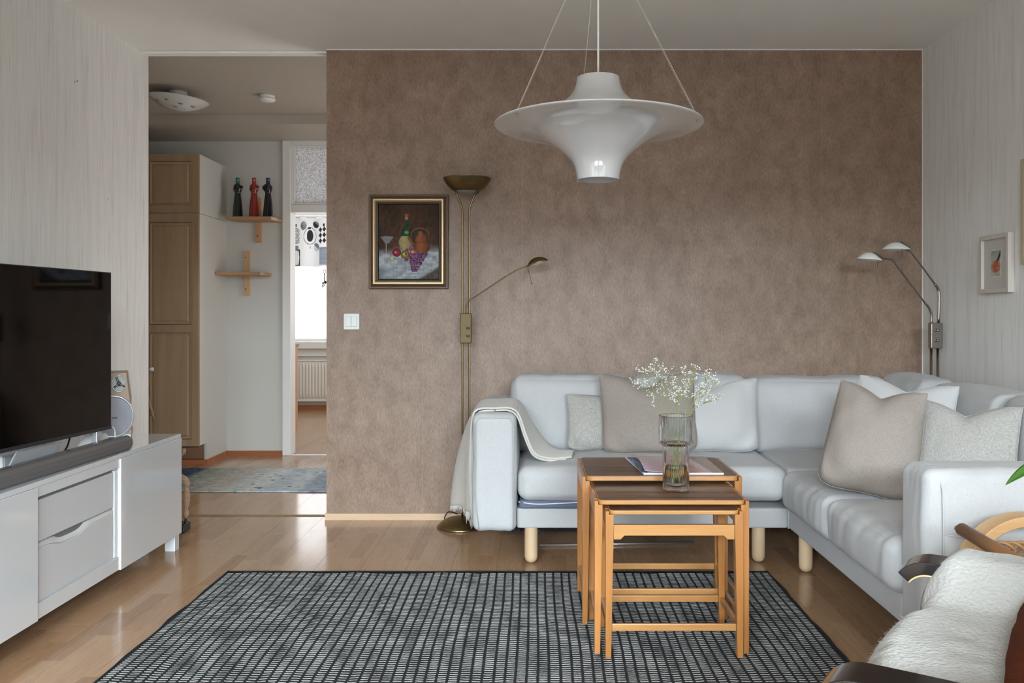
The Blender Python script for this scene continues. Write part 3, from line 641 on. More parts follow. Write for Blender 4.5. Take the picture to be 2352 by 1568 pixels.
def head(parent, c, dirx, tilt, mtl, L=0.11, W=0.085, Hh=0.032, opal=True, yaw=0):
    M = Matrix.Translation(c) @ Matrix.Rotation(yaw, 4, 'Z') @ Matrix.Rotation(tilt, 4, 'Y')
    def fn(u, v):
        a = u*2*PI; r = v; taper = 1-0.35*(0.5-0.5*math.cos(a)*dirx)*0.8
        return M @ Vector((math.cos(a)*r*L/2, math.sin(a)*r*W/2*taper, Hh*(1-r**2.4)))
    o = solid(mk('lamp_head', sheet(fn, 32, 10), mtl, parent), 0.002)
    if opal:
        mk('head_glass', sheet(lambda u, v: M @ Vector((math.cos(u*2*PI)*v*L/2*1.05, math.sin(u*2*PI)*v*W/2*1.05, 0.018*(1-v**2))), 32, 10) if opal == 2 else
           sheet(lambda u, v: M @ Vector((math.cos(u*2*PI)*v*L/2*0.8, math.sin(u*2*PI)*v*W/2*0.8, -0.010*(1-v*v))), 32, 8), OPAL, parent)
    return M
head(fl1, Vector((xb(1235), BY-0.06, zb(606))), 1, R(-17), BRASS, 0.112, 0.09, 0.03)
mk('pull_rod', join(tube([(xb(1212), BY-0.06, zb(614)), (xb(1221), BY-0.06, zb(650))], 0.0012, 6), ico((xb(1221), BY-0.06, zb(652)), 0.004, 2)), BRASS, fl1)

# ================================================================= NICKEL FLOOR LAMP (corner)
NY = 4.26; sN = F/NY
def zn(py, s=None): return CH-(py-CY)/(s or sN)
def xn(px, s=None): return (px-CX)/(s or sN)
fl2 = thing('floor_lamp', 'brushed nickel floor lamp with two white glass reading heads in the corner', 'floor lamp', (xn(2146)+0.0, NY, 0))
mk('base', lathe([(0.001, 0.0), (0.012, 0.0), (0.0125, 0.01), (0.001, 0.02)], (xn(2146), NY, 0.0005), 24), CHROME, fl2)
p1, p2 = xn(2138.5), xn(2154)
mk('pole', tube([(p1, NY, 0.01), (p1, NY, zn(795))], 0.0065, 12), CHROME, fl2)
mk('pole', tube([(p2, NY, 0.01), (p2, NY, zn(795))], 0.0065, 12), CHROME, fl2)
mk('control_box', box(xn(2134), xn(2161), NY-0.022, NY+0.016, zn(800), zn(741)), CHROME, fl2, True, 0.005)
for py in (758, 781):
    mk('dimmer_knob', tube([(xn(2144), NY-0.022, zn(py)), (xn(2147), NY-0.040, zn(py))], 0.0065, 12), CHROME, fl2)
mk('head_arm', tube(smoothpath([(xn(2156), NY, zn(742)), (xn(2157), NY, zn(680)), (xn(2155), NY, zn(664)), (xn(2146), NY-0.005, zn(652))], 6), 0.0062, 12), CHROME, fl2)
mk('head_arm', tube(smoothpath([(xn(2146), NY-0.005, zn(652)), (xn(2090), NY-0.03, zn(584)), (xn(2082), NY-0.035, zn(578)), (xn(2074), NY-0.04, zn(577))], 6), 0.0042, 12), CHROME, fl2)
mk('head_arm', tube(smoothpath([(xn(2138.5), NY-0.004, zn(742)), (xn(2138), NY-0.006, zn(722)), (xn(2131), NY-0.01, zn(706)), (xn(2122), NY-0.014, zn(696))], 6), 0.0055, 12), CHROME, fl2)
mk('head_arm', tube(smoothpath([(xn(2122), NY-0.014, zn(696)), (xn(2042), NY-0.07, zn(607)), (xn(2030), NY-0.08, zn(599)), (xn(2008), NY-0.09, zn(597))], 6), 0.0038, 12), CHROME, fl2)
for (hx, hy, yy, tl) in ((2049, 573, NY-0.05, R(2)), (1979, 598, NY-0.10, R(6))):
    M = Matrix.Translation((xn(hx), yy, zn(hy)-0.004)) @ Matrix.Rotation(tl, 4, 'Y')
    hw = 0.067 if hx > 2000 else 0.062
    def gl(u, v, M=M, hw=hw): return M @ Vector((math.cos(u*2*PI)*v*hw, math.sin(u*2*PI)*v*hw*0.85, 0.036*(1-v**2.2)))
    o = solid(mk('lamp_head', sheet(gl, 36, 12), OPAL, fl2, label='white opal glass reading head'), 0.0025)
    def cap(u, v, M=M, hw=hw): return M @ Vector((0.016+math.cos(u*2*PI)*v*hw*0.72, math.sin(u*2*PI)*v*hw*0.6, 0.0395-0.026*v**2.2))
    mk('head_cap', sheet(cap, 30, 8), CHROME, fl2)
    mk('pull_rod', tube([M @ Vector((0.038 if hx < 2000 else 0.024, -0.01, 0.0)), M @ Vector((0.042 if hx < 2000 else 0.028, -0.01, -0.108))], 0.0014, 8), CHROME, fl2)
    mk('neck', tube([M @ Vector((0.052, 0, 0.01)), M @ Vector((0.068, 0, 0.004))], 0.006, 10), CHROME, fl2)

# ================================================================= SOFA
sofa = thing('corner_sofa', 'white fabric corner sofa with round pale wood legs', 'sofa', (1.0, 3.9, 0))
def sp(name, vf, m=SOFA, **k): return mk(name, vf, m, sofa, **k)
sp('armrest', soft(-0.275, -0.086, 3.64, 4.46, 0.155, 0.665, 0.035, (0.006, 0.004, 0.004), 30, 0.004, 7, 1))
sp('armrest', soft(1.085, 2.0, 2.365, 2.535, 0.155, 0.655, 0.03, (0.004, 0.012, 0.006), 34, 0.004, 7, 2))
sp('base_frame', soft(-0.085, 1.10, 3.70, 4.45, 0.158, 0.246, 0.008, n=14))
sp('base_frame', soft(1.10, 1.985, 2.54, 4.45, 0.158, 0.246, 0.008, n=14))
sp('seam', tube([(1.098, 3.697, 0.158), (1.098, 3.697, 0.246)], 0.004, 8))
sp('back_frame', soft(-0.084, 2.02, 4.38, 4.475, 0.247, 0.64, 0.03, n=20))
sp('back_frame', soft(1.93, 2.02, 2.54, 4.12, 0.247, 0.64, 0.03, n=20))
sp('seat_lining', soft(-0.075, 0.80, 3.68, 4.30, 0.247, 0.285, 0.012, n=12), BLUEGREY, label='blue grey lining showing below the seat cushion')
sp('zip', tube(smoothpath([(-0.078, 3.690, 0.276), (0.0, 3.668, 0.271), (0.12, 3.664, 0.276), (0.3, 3.664, 0.284), (0.8, 3.664, 0.284)], 8), 0.0028, 8), LILAC, label='lilac zip along the bottom of the seat cushion')
sp('seat_cushion', soft(-0.078, 1.085, 3.655, 4.32, 0.284, 0.428, 0.045, (0.012, 0.012, 0.020), 36, 0.006, 5, 3))
sp('seat_cushion', soft(1.092, 1.96, 3.70, 4.36, 0.247, 0.418, 0.035, (0.0, 0.0, 0.018), 30, 0.006, 5, 4))
def wrinkled(x0, x1, y0, y1, seed):
    v, f = soft(x0, x1, y0, y1, 0.247, 0.415, 0.045, (0.018, 0.008, 0.024), 40, 0.006, 5, seed)
    out = []
    for p in v:
        t = max(0, min(1, (x0+0.20-p[0])/0.20)); yy = (p[1]-y0)/(y1-y0)
        wv = t*(0.006*noise.noise(Vector((p[1]*26, p[2]*4, seed)))+0.003*noise.noise(Vector((p[1]*60, p[2]*8, seed+4))))*(0.5+abs(yy-0.5)*1.4)
        out.append((p[0]-wv*0.9, p[1], p[2]+wv*0.8))
    return out, f
sp('seat_cushion', wrinkled(1.065, 1.90, 3.125, 3.69, 5))
sp('seat_cushion', wrinkled(1.065, 1.90, 2.545, 3.12, 6))
def backc(x0, x1, y0, y1, z0, z1, seed, ax):
    v, f = soft(x0, x1, y0, y1, z0, z1, 0.05, (0.008, 0.02, 0.008) if ax == 0 else (0.02, 0.008, 0.008), 30, 0.012, 4.2, seed)
    out = []
    for p in v:
        t = (p[2]-z0)/(z1-z0)
        if ax == 0: out.append((p[0], p[1]+0.055*t, p[2]))
        else: out.append((p[0]+0.055*t, p[1], p[2]))
    return out, f
sp('back_cushion', backc(-0.115, 0.460, 4.12, 4.315, 0.425, 0.782, 11, 0))
sp('back_cushion', backc(0.475, 1.040, 4.12, 4.315, 0.425, 0.785, 12, 0))
sp('back_cushion', backc(1.055, 1.735, 4.12, 4.315, 0.42, 0.772, 13, 0))
sp('back_cushion', backc(1.69, 1.865, 3.83, 4.33, 0.42, 0.792, 14, 1))
sp('back_cushion', backc(1.70, 1.90, 3.235, 3.815, 0.42, 0.782, 15, 1))
sp('back_cushion', backc(1.70, 1.90, 2.56, 3.22, 0.42, 0.785, 16, 1))
for (lx, ly) in ((-0.023, 3.735), (0.979, 3.745), (1.142, 3.60), (0.0, 4.36), (1.90, 4.36), (1.90, 2.62), (1.16, 2.62)):
    sp('leg', lathe([(0.001, 0.0), (0.008, 0.0005), (0.018, 0.005), (0.025, 0.013), (0.0285, 0.025), (0.029, 0.04), (0.029, 0.159)], (lx, ly, 0.0005), 28), LEGW)
# armrest side pocket and its seams
sp('pocket', sheet(lambda u, v: (1.13+u*0.82, 2.3545-0.004*math.sin(PI*u), 0.17+v*(0.31-0.035*math.sin(PI*u)-0.01*u)), 20, 6), SOFA)
sp('seam', tube([(1.128, 2.353, 0.17), (1.128, 2.351, 0.48), (1.128, 2.356, 0.60), (1.124, 2.366, 0.630)], 0.0022, 6))
sp('seam', tube([(1.13+i/20*0.82, 2.3515-0.004*math.sin(PI*i/20), 0.48-0.035*math.sin(PI*i/20)-0.01*i/20) for i in range(21)], 0.002, 6))
sp('seam', tube([(-0.245, 3.634, 0.17), (-0.262, 3.633, 0.30), (-0.262, 3.633, 0.62), (-0.245, 3.634, 0.648), (-0.115, 3.634, 0.648), (-0.098, 3.634, 0.62), (-0.098, 3.634, 0.17)], 0.0016, 6))

# ---------------------------------------------------------------- throw pillows
def pillow(name, label, m, loc, w_, h_, t_, yaw, tilt, roll=0, dent=0.12, taper=0.0, conc=0.04, seed=0, nn=44, wr=0.006, piping=None, group='scatter cushions on the sofa'):
    root = thing(name, label, 'cushion', loc, group)
    M = Matrix.Rotation(yaw, 4, 'Z') @ Matrix.Rotation(tilt, 4, 'X') @ Matrix.Rotation(roll, 4, 'Y')
    def out2(u, v):
        x = u*w_/2*(1-conc*(1-v*v))*(1-taper*(v*0.5+0.5))*(1-0.10*max(0, -v)**6)
        zz = (v*0.5+0.5)*h_
        zz += -(dent*h_*math.exp(-(abs(u)/0.45)**1.35))*max(0, v)**2.0
        zz += 0.035*h_*(1-u*u)*max(0, -v)**2+0.07*h_*abs(u)**5*max(0, -v)**5
        return x, zz
    V, Fc = [], []
    ids = {}
    for side in (1, -1):
        for j in range(nn+1):
            for i in range(nn+1):
                u, v = math.sin(PI/2*(2*i/nn-1)), math.sin(PI/2*(2*j/nn-1))
                bd = i in (0, nn) or j in (0, nn)
                key = (i, j, 0 if bd else side)
                if key in ids: continue
                x, zz = out2(u, v)
                T = t_/2*(max(0, (1-u**2))*max(0, (1-v**2)))**0.5*(1-0.18*v)
                T *= 1-0.55*dent/0.12*math.exp(-((u)/0.3)**2)*max(0, v)**3
                q = Vector((x*5, zz*5, seed*7+side))
                wn = noise.noise(q*1.7)+0.5*noise.noise(Vector((x*22, zz*9, seed)))
                fold = math.exp(-((abs(u)-0.8)**2+(v+0.75)**2)/0.12)
                T += (0 if bd else side and 1)*(wr*wn+wr*1.2*fold*math.sin(30*(abs(x)-zz)+seed))*min(1, 4*(1-u*u))*min(1, 4*(1-v*v))
                ids[key] = len(V); V.append((x, -side*T, zz))
    g = lambda i, j, s: ids[(i, j, 0 if (i in (0, nn) or j in (0, nn)) else s)]
    for j in range(nn):
        for i in range(nn):
            Fc.append((g(i, j, 1), g(i+1, j, 1), g(i+1, j+1, 1), g(i, j+1, 1)))
            Fc.append((g(i, j, -1), g(i, j+1, -1), g(i+1, j+1, -1), g(i+1, j, -1)))
    Ml = Matrix.Translation(loc) @ M
    mk('cover', ([tuple(Ml @ Vector(p)) for p in V], Fc), m, root)
    pts = []
    for k in range(nn+1): u = math.sin(PI/2*(2*k/nn-1)); pts.append(out2(u, -1))
    for k in range(1, nn+1): v = math.sin(PI/2*(2*k/nn-1)); pts.append(out2(1, v))
    for k in range(nn-1, -1, -1): u = math.sin(PI/2*(2*k/nn-1)); pts.append(out2(u, 1))
    for k in range(nn-1, 0, -1): v = math.sin(PI/2*(2*k/nn-1)); pts.append(out2(-1, v))
    pr = [Ml @ Vector((x, 0.002*math.sin(i*0.9+seed), zz)) for i, (x, zz) in enumerate(pts)]
    mk('piping', tube(pr+[pr[0]], 0.0022 if piping is None else piping, 6), m, root)
    return root
pillow('scatter_cushion', 'small grey slub-weave cushion at the left end of the sofa', GREYW, (0.315, 4.03, 0.437), 0.34, 0.275, 0.10, R(3), R(-14), R(1), 0.03, seed=1)
pillow('scatter_cushion', 'beige linen cushion behind the vase with a chopped top', BEIGE, (0.530, 3.94, 0.437), 0.45, 0.395, 0.15, R(-4), R(-16), R(-2), 0.20, seed=2, wr=0.008)
pillow('scatter_cushion', 'white linen cushion right of the flower vase', CUSHW, (0.830, 4.00, 0.437), 0.46, 0.365, 0.14, R(4), R(-15), R(2), 0.16, seed=3, wr=0.007)
pillow('scatter_cushion', 'large beige linen cushion leaning in the front of the corner', BEIGE, (1.195, 3.10, 0.425), 0.35, 0.42, 0.20, R(-26), R(-18), R(8), 0.12, 0.14, 0.0, seed=4, wr=0.009, piping=0.003)
pillow('scatter_cushion', 'white linen cushion behind the large beige one', CUSHW, (1.44, 3.42, 0.43), 0.38, 0.41, 0.15, R(-32), R(-18), R(5), 0.13, 0.0, 0.02, seed=5, wr=0.008)
pillow('scatter_cushion', 'grey slub-weave cushion behind the right armrest', GREYW, (1.515, 3.05, 0.435), 0.36, 0.35, 0.11, R(-36), R(-18), R(2), 0.16, seed=6)

# ---------------------------------------------------------------- throw over the left armrest
thr = thing('throw_blanket', 'cream wool throw with a fringe hanging over the left armrest', 'blanket', (-0.18, 3.95, 0.2))
FP = smoothpath([(-0.285, 3.80, 0.20), (-0.292, 3.78, 0.34), (-0.288, 3.74, 0.52), (-0.280, 3.70, 0.63), (-0.255, 3.69, 0.676), (-0.18, 3.69, 0.682), (-0.11, 3.69, 0.682), (-0.075, 3.70, 0.65), (-0.045, 3.72, 0.56), (-0.005, 3.75, 0.475), (0.07, 3.79, 0.447), (0.16, 3.82, 0.447)], 6)
BP = smoothpath([(-0.425, 4.16, 0.17), (-0.40, 4.15, 0.34), (-0.35, 4.12, 0.52), (-0.295, 4.10, 0.635), (-0.255, 4.09, 0.678), (-0.18, 4.09, 0.684), (-0.11, 4.09, 0.684), (-0.07, 4.08, 0.655), (-0.02, 4.05, 0.57), (0.04, 4.02, 0.49), (0.10, 4.00, 0.452), (0.18, 3.98, 0.450)], 6)
def thf(u, v, off=0.0):
    k = u*(len(FP)-1); i = min(int(k), len(FP)-2); t = k-i
    a = FP[i].lerp(FP[i+1], t); b = BP[i].lerp(BP[i+1], t); p = a.lerp(b, v)
    hang = max(0, 1-u*3.2)
    p.x -= 0.012*hang*math.sin(v*9+1)*(1 if v > 0.1 else v*10)
    p.z += 0.004*math.sin(v*14+u*6)*(0.3+hang) + off
    if u > 0.62: p.z += 0.012*math.sin(PI*v)
    return p
o = solid(mk('folded_cloth', sheet(thf, 90, 26), THROW, thr), 0.008)
def under(u, v):
    p = thf(0.03+u*0.95, 0.01+v*0.97); q = (0.010 if u > 0.25 else 0.0); return Vector((p.x+0.010*(1 if u < 0.45 else -0.6), p.y-0.006, p.z-q))
o = solid(mk('fold_layer', sheet(lambda u, v: under(u, v), 80, 14), THROW, thr), 0.007)
fr = []
rs = random.Random(5)
for i in range(60):
    v = i/59*0.9; p = thf(0.0, v); L_ = rs.uniform(0.018, 0.03) if v > 0.2 else rs.uniform(0.04, 0.06)
    fr.append(tube([p+Vector((0, 0, 0.004)), p+Vector((rs.uniform(-.004, .004), 0, -L_*0.5)), p+Vector((rs.uniform(-.008, .008), rs.uniform(-.006, .006), -L_))], [0.0022, 0.0018, 0.0009], 5))
for i in range(26):   # long fringe hanging along the front fold
    t = i/25; p = Vector((-0.272+0.006*math.sin(i), 3.695+0.07*t, 0.44)); z1 = 0.15+0.05*rs.random()
    fr.append(tube([p, Vector((p.x-0.008, p.y-0.01, 0.33)), Vector((p.x+rs.uniform(-.012, .012), p.y-0.01, 0.24)), Vector((p.x+rs.uniform(-.02, .012), p.y, z1))], [0.0015, 0.002, 0.0026, 0.0010], 5))
mk('fringe', join(*fr), THROW, thr, kind='stuff')

# ---------------------------------------------------------------- things under the sofa
RAG = mat('grey_rag_tufts', S(110, 106, 108), 0.95, bump=1, bscale=120, var=0.6, vscale=40)
RAGR = mat('dark_rag_tufts', S(52, 46, 56), 0.95, bump=1, bscale=120, var=0.6, vscale=30)
v_, f_ = lathe([(0.001, 0.0)]+[(0.042, 0.01+0.82*i/40) for i in range(41)]+[(0.001, 0.84)], (0, 0, 0), 24)
rr_ = []
for p in v_:
    q = Vector((p[2]-0.16, 4.27+p[0], 0.045+p[1])); k = 1+0.06*noise.noise(Vector(p)*40)
    rr_.append((q.x, 4.27+p[0]*k, max(0.002, 0.045+p[1]*k)))
rg = thing('rolled_rug', 'rolled dark multicoloured rag rug lying under the sofa', 'rug', (0.25, 4.27, 0))
mk('roll', (rr_, f_), RAGR, rg)
tf = []
for i in range(420):
    x = rs.uniform(-0.165, 0.04); a = rs.uniform(-2.6, 0.4); p = Vector((x, 4.27+0.040*math.cos(a), 0.045+0.040*math.sin(a)))
    dr = Vector((rs.uniform(-1, .3), math.cos(a), math.sin(a)*0.5)).normalized()*rs.uniform(0.01, 0.022)
    q = p+dr; q.z = max(q.z, 0.002); tf.append(tube([p, q], [0.0016, 0.0006], 4))
mk('pale_tufts', join(*tf), RAG, rg, kind='stuff')
rod = mk('metal_rod', tube([(0.012, 3.985, 0.0075), (0.745, 4.03, 0.0075)], 0.0068, 14), mat('steel_tube', S(196, 194, 192), 0.3, 0.9))
tag(rod, 'thin steel rod lying on the floor under the sofa', 'rod')

# ================================================================= BIG RUG
rug = thing('area_rug', 'black and white grid woven rug on the living room floor', 'rug', (-0.16, 2.6, 0))
RX0, RX1, RY1, RY0 = -1.30, 0.975, 3.572, 0.35
def wav(x, y): return 0.006*noise.noise(Vector((x*3, y*2.2, 0)))
v, f = sheet(lambda u, v: (RX0+u*(RX1-RX0)+wav(u*3, v*9)*2, RY0+v*(RY1-RY0), 0.0085+0.5*wav(u*9, v*9)), 60, 60)
o = mk('woven_ground', v and (v, f), RUGB, rug); solid(o, 0.007, -1)
per, colw = 0.0153, 0.0332
ny, nx = int((RY1-RY0-0.016)/per), 68
colw = (RX1-RX0-0.016)/nx
SV, SF = [], []
rs = random.Random(9)
colx = [RX0+0.008+i*colw+rs.uniform(-0.0012, 0.0012) for i in range(nx+1)]
def dy(x, y): return 0.012*noise.noise(Vector((x*6, y*4, 2)))+0.005*noise.noise(Vector((x*24, y*9, 5)))
def dx_(x, y): return 0.010*noise.noise(Vector((x*5, y*1.6, 9)))
for j in range(ny):
    yb = RY0+0.012+j*per
    if yb < 1.6: continue   # well below the frame
    for i in range(nx):
        xa, xe = colx[i]+0.0036, colx[i+1]-0.0036
        hw = per*rs.uniform(0.15, 0.23); ns = 5; b0 = len(SV)
        xa += rs.uniform(0, .0012); xe -= rs.uniform(0, .0012)
        for k in range(ns+1):
            x = xa+(xe-xa)*k/ns; yy = yb+dy(x, yb)+rs.uniform(-.0005, .0005); sh = dx_(x, yb); hh = hw*(0.6 if k in (0, ns) else 1)
            zt = 0.0098+0.0006*rs.random()+0.5*wav((x-RX0)/(RX1-RX0)*9, (yy-RY0)/(RY1-RY0)*9)
            SV += [(x+sh, yy-hh, zt-0.0018), (x+sh, yy, zt), (x+sh, yy+hh, zt-0.0018)]
        for k in range(ns):
            a = b0+k*3; SF += [(a, a+3, a+4, a+1), (a+1, a+4, a+5, a+2)]
mk('white_weft', (SV, SF), RUGW, rug, kind='stuff')
e = 0.0045
bp = [(RX0, RY0+i*0.05, 0.006) for i in range(int((RY1-RY0)/0.05)+1)]
mk('bound_edge', join(tube([(RX0+wav(0, t*9)*2+0.002, RY0+t*(RY1-RY0), 0.0075) for t in [i/40 for i in range(41)]], e, 8), tube([(RX1+wav(3, t*9)*2-0.002, RY0+t*(RY1-RY0), 0.0075) for t in [i/40 for i in range(41)]], e, 8), tube([(RX0+t*(RX1-RX0), RY1, 0.0065+0.002*math.sin(t*30)*0.3) for t in [i/60 for i in range(61)]], 0.0055, 8)), RUGB, rug)

# ================================================================= NEST OF TABLES
RUGZ = 0.0105
def rrect(x0, x1, y0, y1, r, n=6):
    pts = []
    for cx, cy, a0 in ((x1-r, y1-r, 0), (x0+r, y1-r, 90), (x0+r, y0+r, 180), (x1-r, y0+r, 270)):
        for k in range(n+1): a = R(a0+90*k/n); pts.append((cx+r*math.cos(a), cy+r*math.sin(a)))
    return pts
def nest(label, xc, w_, y0, y1, zt, th, front_apron, leg_t):
    t = thing('nesting_table', label, 'side table', (xc, (y0+y1)/2, RUGZ), 'nest of three side tables')
    x0, x1 = xc-w_/2, xc+w_/2; lw = 0.026
    mk('table_edge', prism(rrect(x0+0.012, x1-0.012, y0-0.004, y1, 0.022), zt-th, zt-0.0008), BIRCHX, t, False, 0.003)
    mk('table_top', prism(rrect(x0+0.0145, x1-0.0145, y0-0.0015, y1-0.002, 0.020), zt-0.0012, zt+0.0004), TEAK, t, False)
    for sx in (0, 1):
        for sy in (0, 1):
            xa = x0 if sx == 0 else x1-lw; ya = y0 if sy == 0 else y1-0.034
            zt_ = zt-0.002 if sy else zt-0.004
            # one piece: tapers on the inside towards the foot, notched at the top to carry the board
            b = 0.008; sg = 1 if sx == 0 else -1; xo = x0 if sx == 0 else x1
            prof = [(xo, RUGZ), (xo+sg*(lw-b), RUGZ), (xo+sg*lw, zt-th-0.04), (xo+sg*lw, zt-th-0.0005), (xo+sg*0.0118, zt-th-0.0005), (xo+sg*0.0118, zt_), (xo, zt_)]
            def dep(z, back):
                k = max(0, min(1, (z-RUGZ)/(zt-th-0.04-RUGZ))); return ya+(b*(1-k) if (sy == 1 and not back) else 0)+((0.034-(b*(1-k) if sy == 0 else 0)) if back else 0)
            v = [(a, dep(c, False), c) for a, c in prof]+[(a, dep(c, True), c) for a, c in prof]; n = 7
            fc_ = [tuple(range(n)), tuple(reversed(range(n, 2*n)))]+[(i, n+i, n+(i+1) % n, (i+1) % n) for i in range(n)]
            q = (v, fc_ if sg > 0 else [tuple(reversed(f)) for f in fc_])
            mk('leg', q, BIRCH, t, False, 0.0015)
        xa = x0 if sx == 0 else x1-0.0118
        mk('side_rail', box(xa, xa+0.0118, y0+0.034, y1-0.034, zt-0.055, zt-0.003), BIRCH, t, False, 0.002)
        mk('side_stretcher', box(x0+0.004 if sx == 0 else x1-0.016, x0+0.016 if sx == 0 else x1-0.004, y0+0.027, y1-0.027, 0.082+RUGZ, 0.104+RUGZ), BIRCH, t, False, 0.002)
    mk('back_stretcher', box(x0+lw-0.006, x1-lw+0.006, y1-0.020, y1-0.008, 0.085+RUGZ, 0.107+RUGZ), BIRCHX, t, False, 0.002)
    if front_apron:
        mk('front_stretcher', box(x0+lw-0.006, x1-lw+0.006, y0+0.008, y0+0.020, 0.082+RUGZ, 0.104+RUGZ), BIRCHX, t, False, 0.002)
        za, zb_ = zt-th-0.034, zt-th-0.068; xl, xr = x0+lw, x1-lw
        poly = [(xl, za), (xr, za), (xr, zb_-0.012), (xr-0.022, zb_-0.012), (xr-0.034, zb_), (xl+0.034, zb_), (xl+0.022, zb_-0.012), (xl, zb_-0.012)]
        n = len(poly); v = [(a, y0+0.006, b) for a, b in poly]+[(a, y0+0.022, b) for a, b in poly]
        mk('apron', (v, [tuple(range(n)), tuple(reversed(range(n, 2*n)))]+[(i, n+i, n+(i+1) % n, (i+1) % n) for i in range(n)]), BIRCHX, t, False, 0.001)
    return t
nest('largest birch nesting table with a walnut top, at the back carrying the magazine', 0.438, 0.556, 2.955, 3.335, 0.529, 0.018, False, 0)
nest('middle birch nesting table carrying the flower vase', 0.431, 0.492, 2.700, 3.030, 0.5005, 0.015, False, 0)
nest('smallest birch nesting table tucked in front under the middle one', 0.434, 0.433, 2.668, 2.958, 0.4755, 0.014, True, 0)

# ---------------------------------------------------------------- magazine
mg = thing('magazine', 'open glossy magazine with a curling pink page', 'magazine', (0.53, 3.12, 0.5298))
MX0, MX1, MY0, MY1, MZ = 0.345, 0.655, 2.965, 3.31, 0.5302
mk('page_block', prism([(MX0+0.03, MY0), (MX1, MY0), (MX1-0.012, MY1), (MX0, MY1)], MZ, MZ+0.006), mat('paper_edge', S(214, 216, 222), 0.6), mg, False, 0.001)
def page(U, V):
    n = vnoise(U, V, 40, 40, 21)
    c = np.stack([206-22*V, 184-26*V, 188-18*V], 1)
    def b(m, col):
        nonlocal c
        m = np.clip(m, 0, 1)[:, None]; c = c*(1-m)+np.array(col)[None, :]*m
    b((U > 0.30)*(U < 0.72)*(V > 0.58)*1.0, (178, 128, 112)); b((U > 0.72)*(U < 0.76)*(V > 0.75-(U-0.72)*2)*1.0, (190, 140, 120))
    k = U-0.76-0.10*V; b((k > 0)*1.0, (140, 116, 110)); b((k > 0.10)*(V > 0.45-(U-0.8)*1.5)*(n > 0.3), (160, 122, 74))
    return c
def pf(u, v):  # v 0 = back, 1 = front; left side curls up
    x = MX0+0.022+u*(MX1-MX0-0.024); cur = 0.020*math.exp(-u*5)*math.sin(PI*min(1, v*1.0)) + 0.006*math.exp(-u*4)
    return (x+0.012*(v)*(1-u), MY1-0.012-v*(MY1-MY0-0.014), MZ+0.0075+cur)
o = paint_grid('curled_page', pf, 90, 60, page, PAGEM, mg, 0.0008); o['label'] = 'pink printed page curling up at its left edge'
def cover(U, V):
    n = vnoise(U, V, 5, 12, 5)
    return np.stack([40+80*n, 60+90*n, 90+90*n], 1)*(0.4+0.6*(vnoise(U, V, 3, 6, 8) > 0.4))[:, None]
paint_grid('folded_cover', lambda u, v: (MX0+0.004+0.022*u+0.028*v*0.7, MY1-0.01-v*(MY1-MY0-0.02), MZ+0.0065+0.012*math.sin(PI*u*0.5)*math.sin(PI*v)), 12, 40, cover, PAGEM, mg, 0.0006)

# ---------------------------------------------------------------- vase and flowers
VX, VY, VZ = 0.470, 2.86, 0.5012
vs = thing('vase', 'ribbed clear glass vase with a wider upper half', 'vase', (VX, VY, VZ))
RB = 0.026
op = smoothpath([(0.040, 0, 0.0), (0.0425, 0, 0.003), (0.0428, 0, 0.02), (0.0428, 0, 0.145), (0.0432, 0, 0.149), (0.050, 0, 0.1515), (0.0548, 0, 0.156), (0.0562, 0, 0.165), (0.0562, 0, 0.24), (0.0555, 0, 0.2485), (0.0545, 0, 0.2495)], 3)
outer = [(p.x, p.z) for p in op]
inner = [(0.0528, 0.2475), (0.0530, 0.166), (0.0515, 0.160), (0.048, 0.156), (0.0400, 0.153), (0.0396, 0.147), (0.0396, 0.022), (0.036, 0.016), (0.0005, 0.0155)]
V1, F1 = lathe([(0.0005, 0.0)]+outer, (VX, VY, VZ), 240, 40, RB)
V2, F2 = lathe(inner, (VX, VY, VZ), 240)
nO = len(V1); last = len(outer)*240
Fj = [(last+k, last+(k+1) % 240, nO+(k+1) % 240, nO+k) for k in range(240)]
mk('glass_body', (V1+V2, F1+[tuple(i+nO for i in q) for q in F2]+Fj), GLASS, vs)
mk('water', lathe([(0.0005, 0.0160), (0.0355, 0.0165), (0.0391, 0.0225), (0.0391, 0.080), (0.0005, 0.080)], (VX, VY, VZ), 64), WATER, vs, label='water filling the lower third')
rs = random.Random(31)
tips = [(1475, 850), (1500, 838), (1462, 880), (1520, 845), (1545, 868), (1570, 858), (1600, 842), (1628, 868), (1648, 875), (1612, 900), (1560, 900), (1640, 920)]
gt = 'stems of baby\'s breath in the vase'
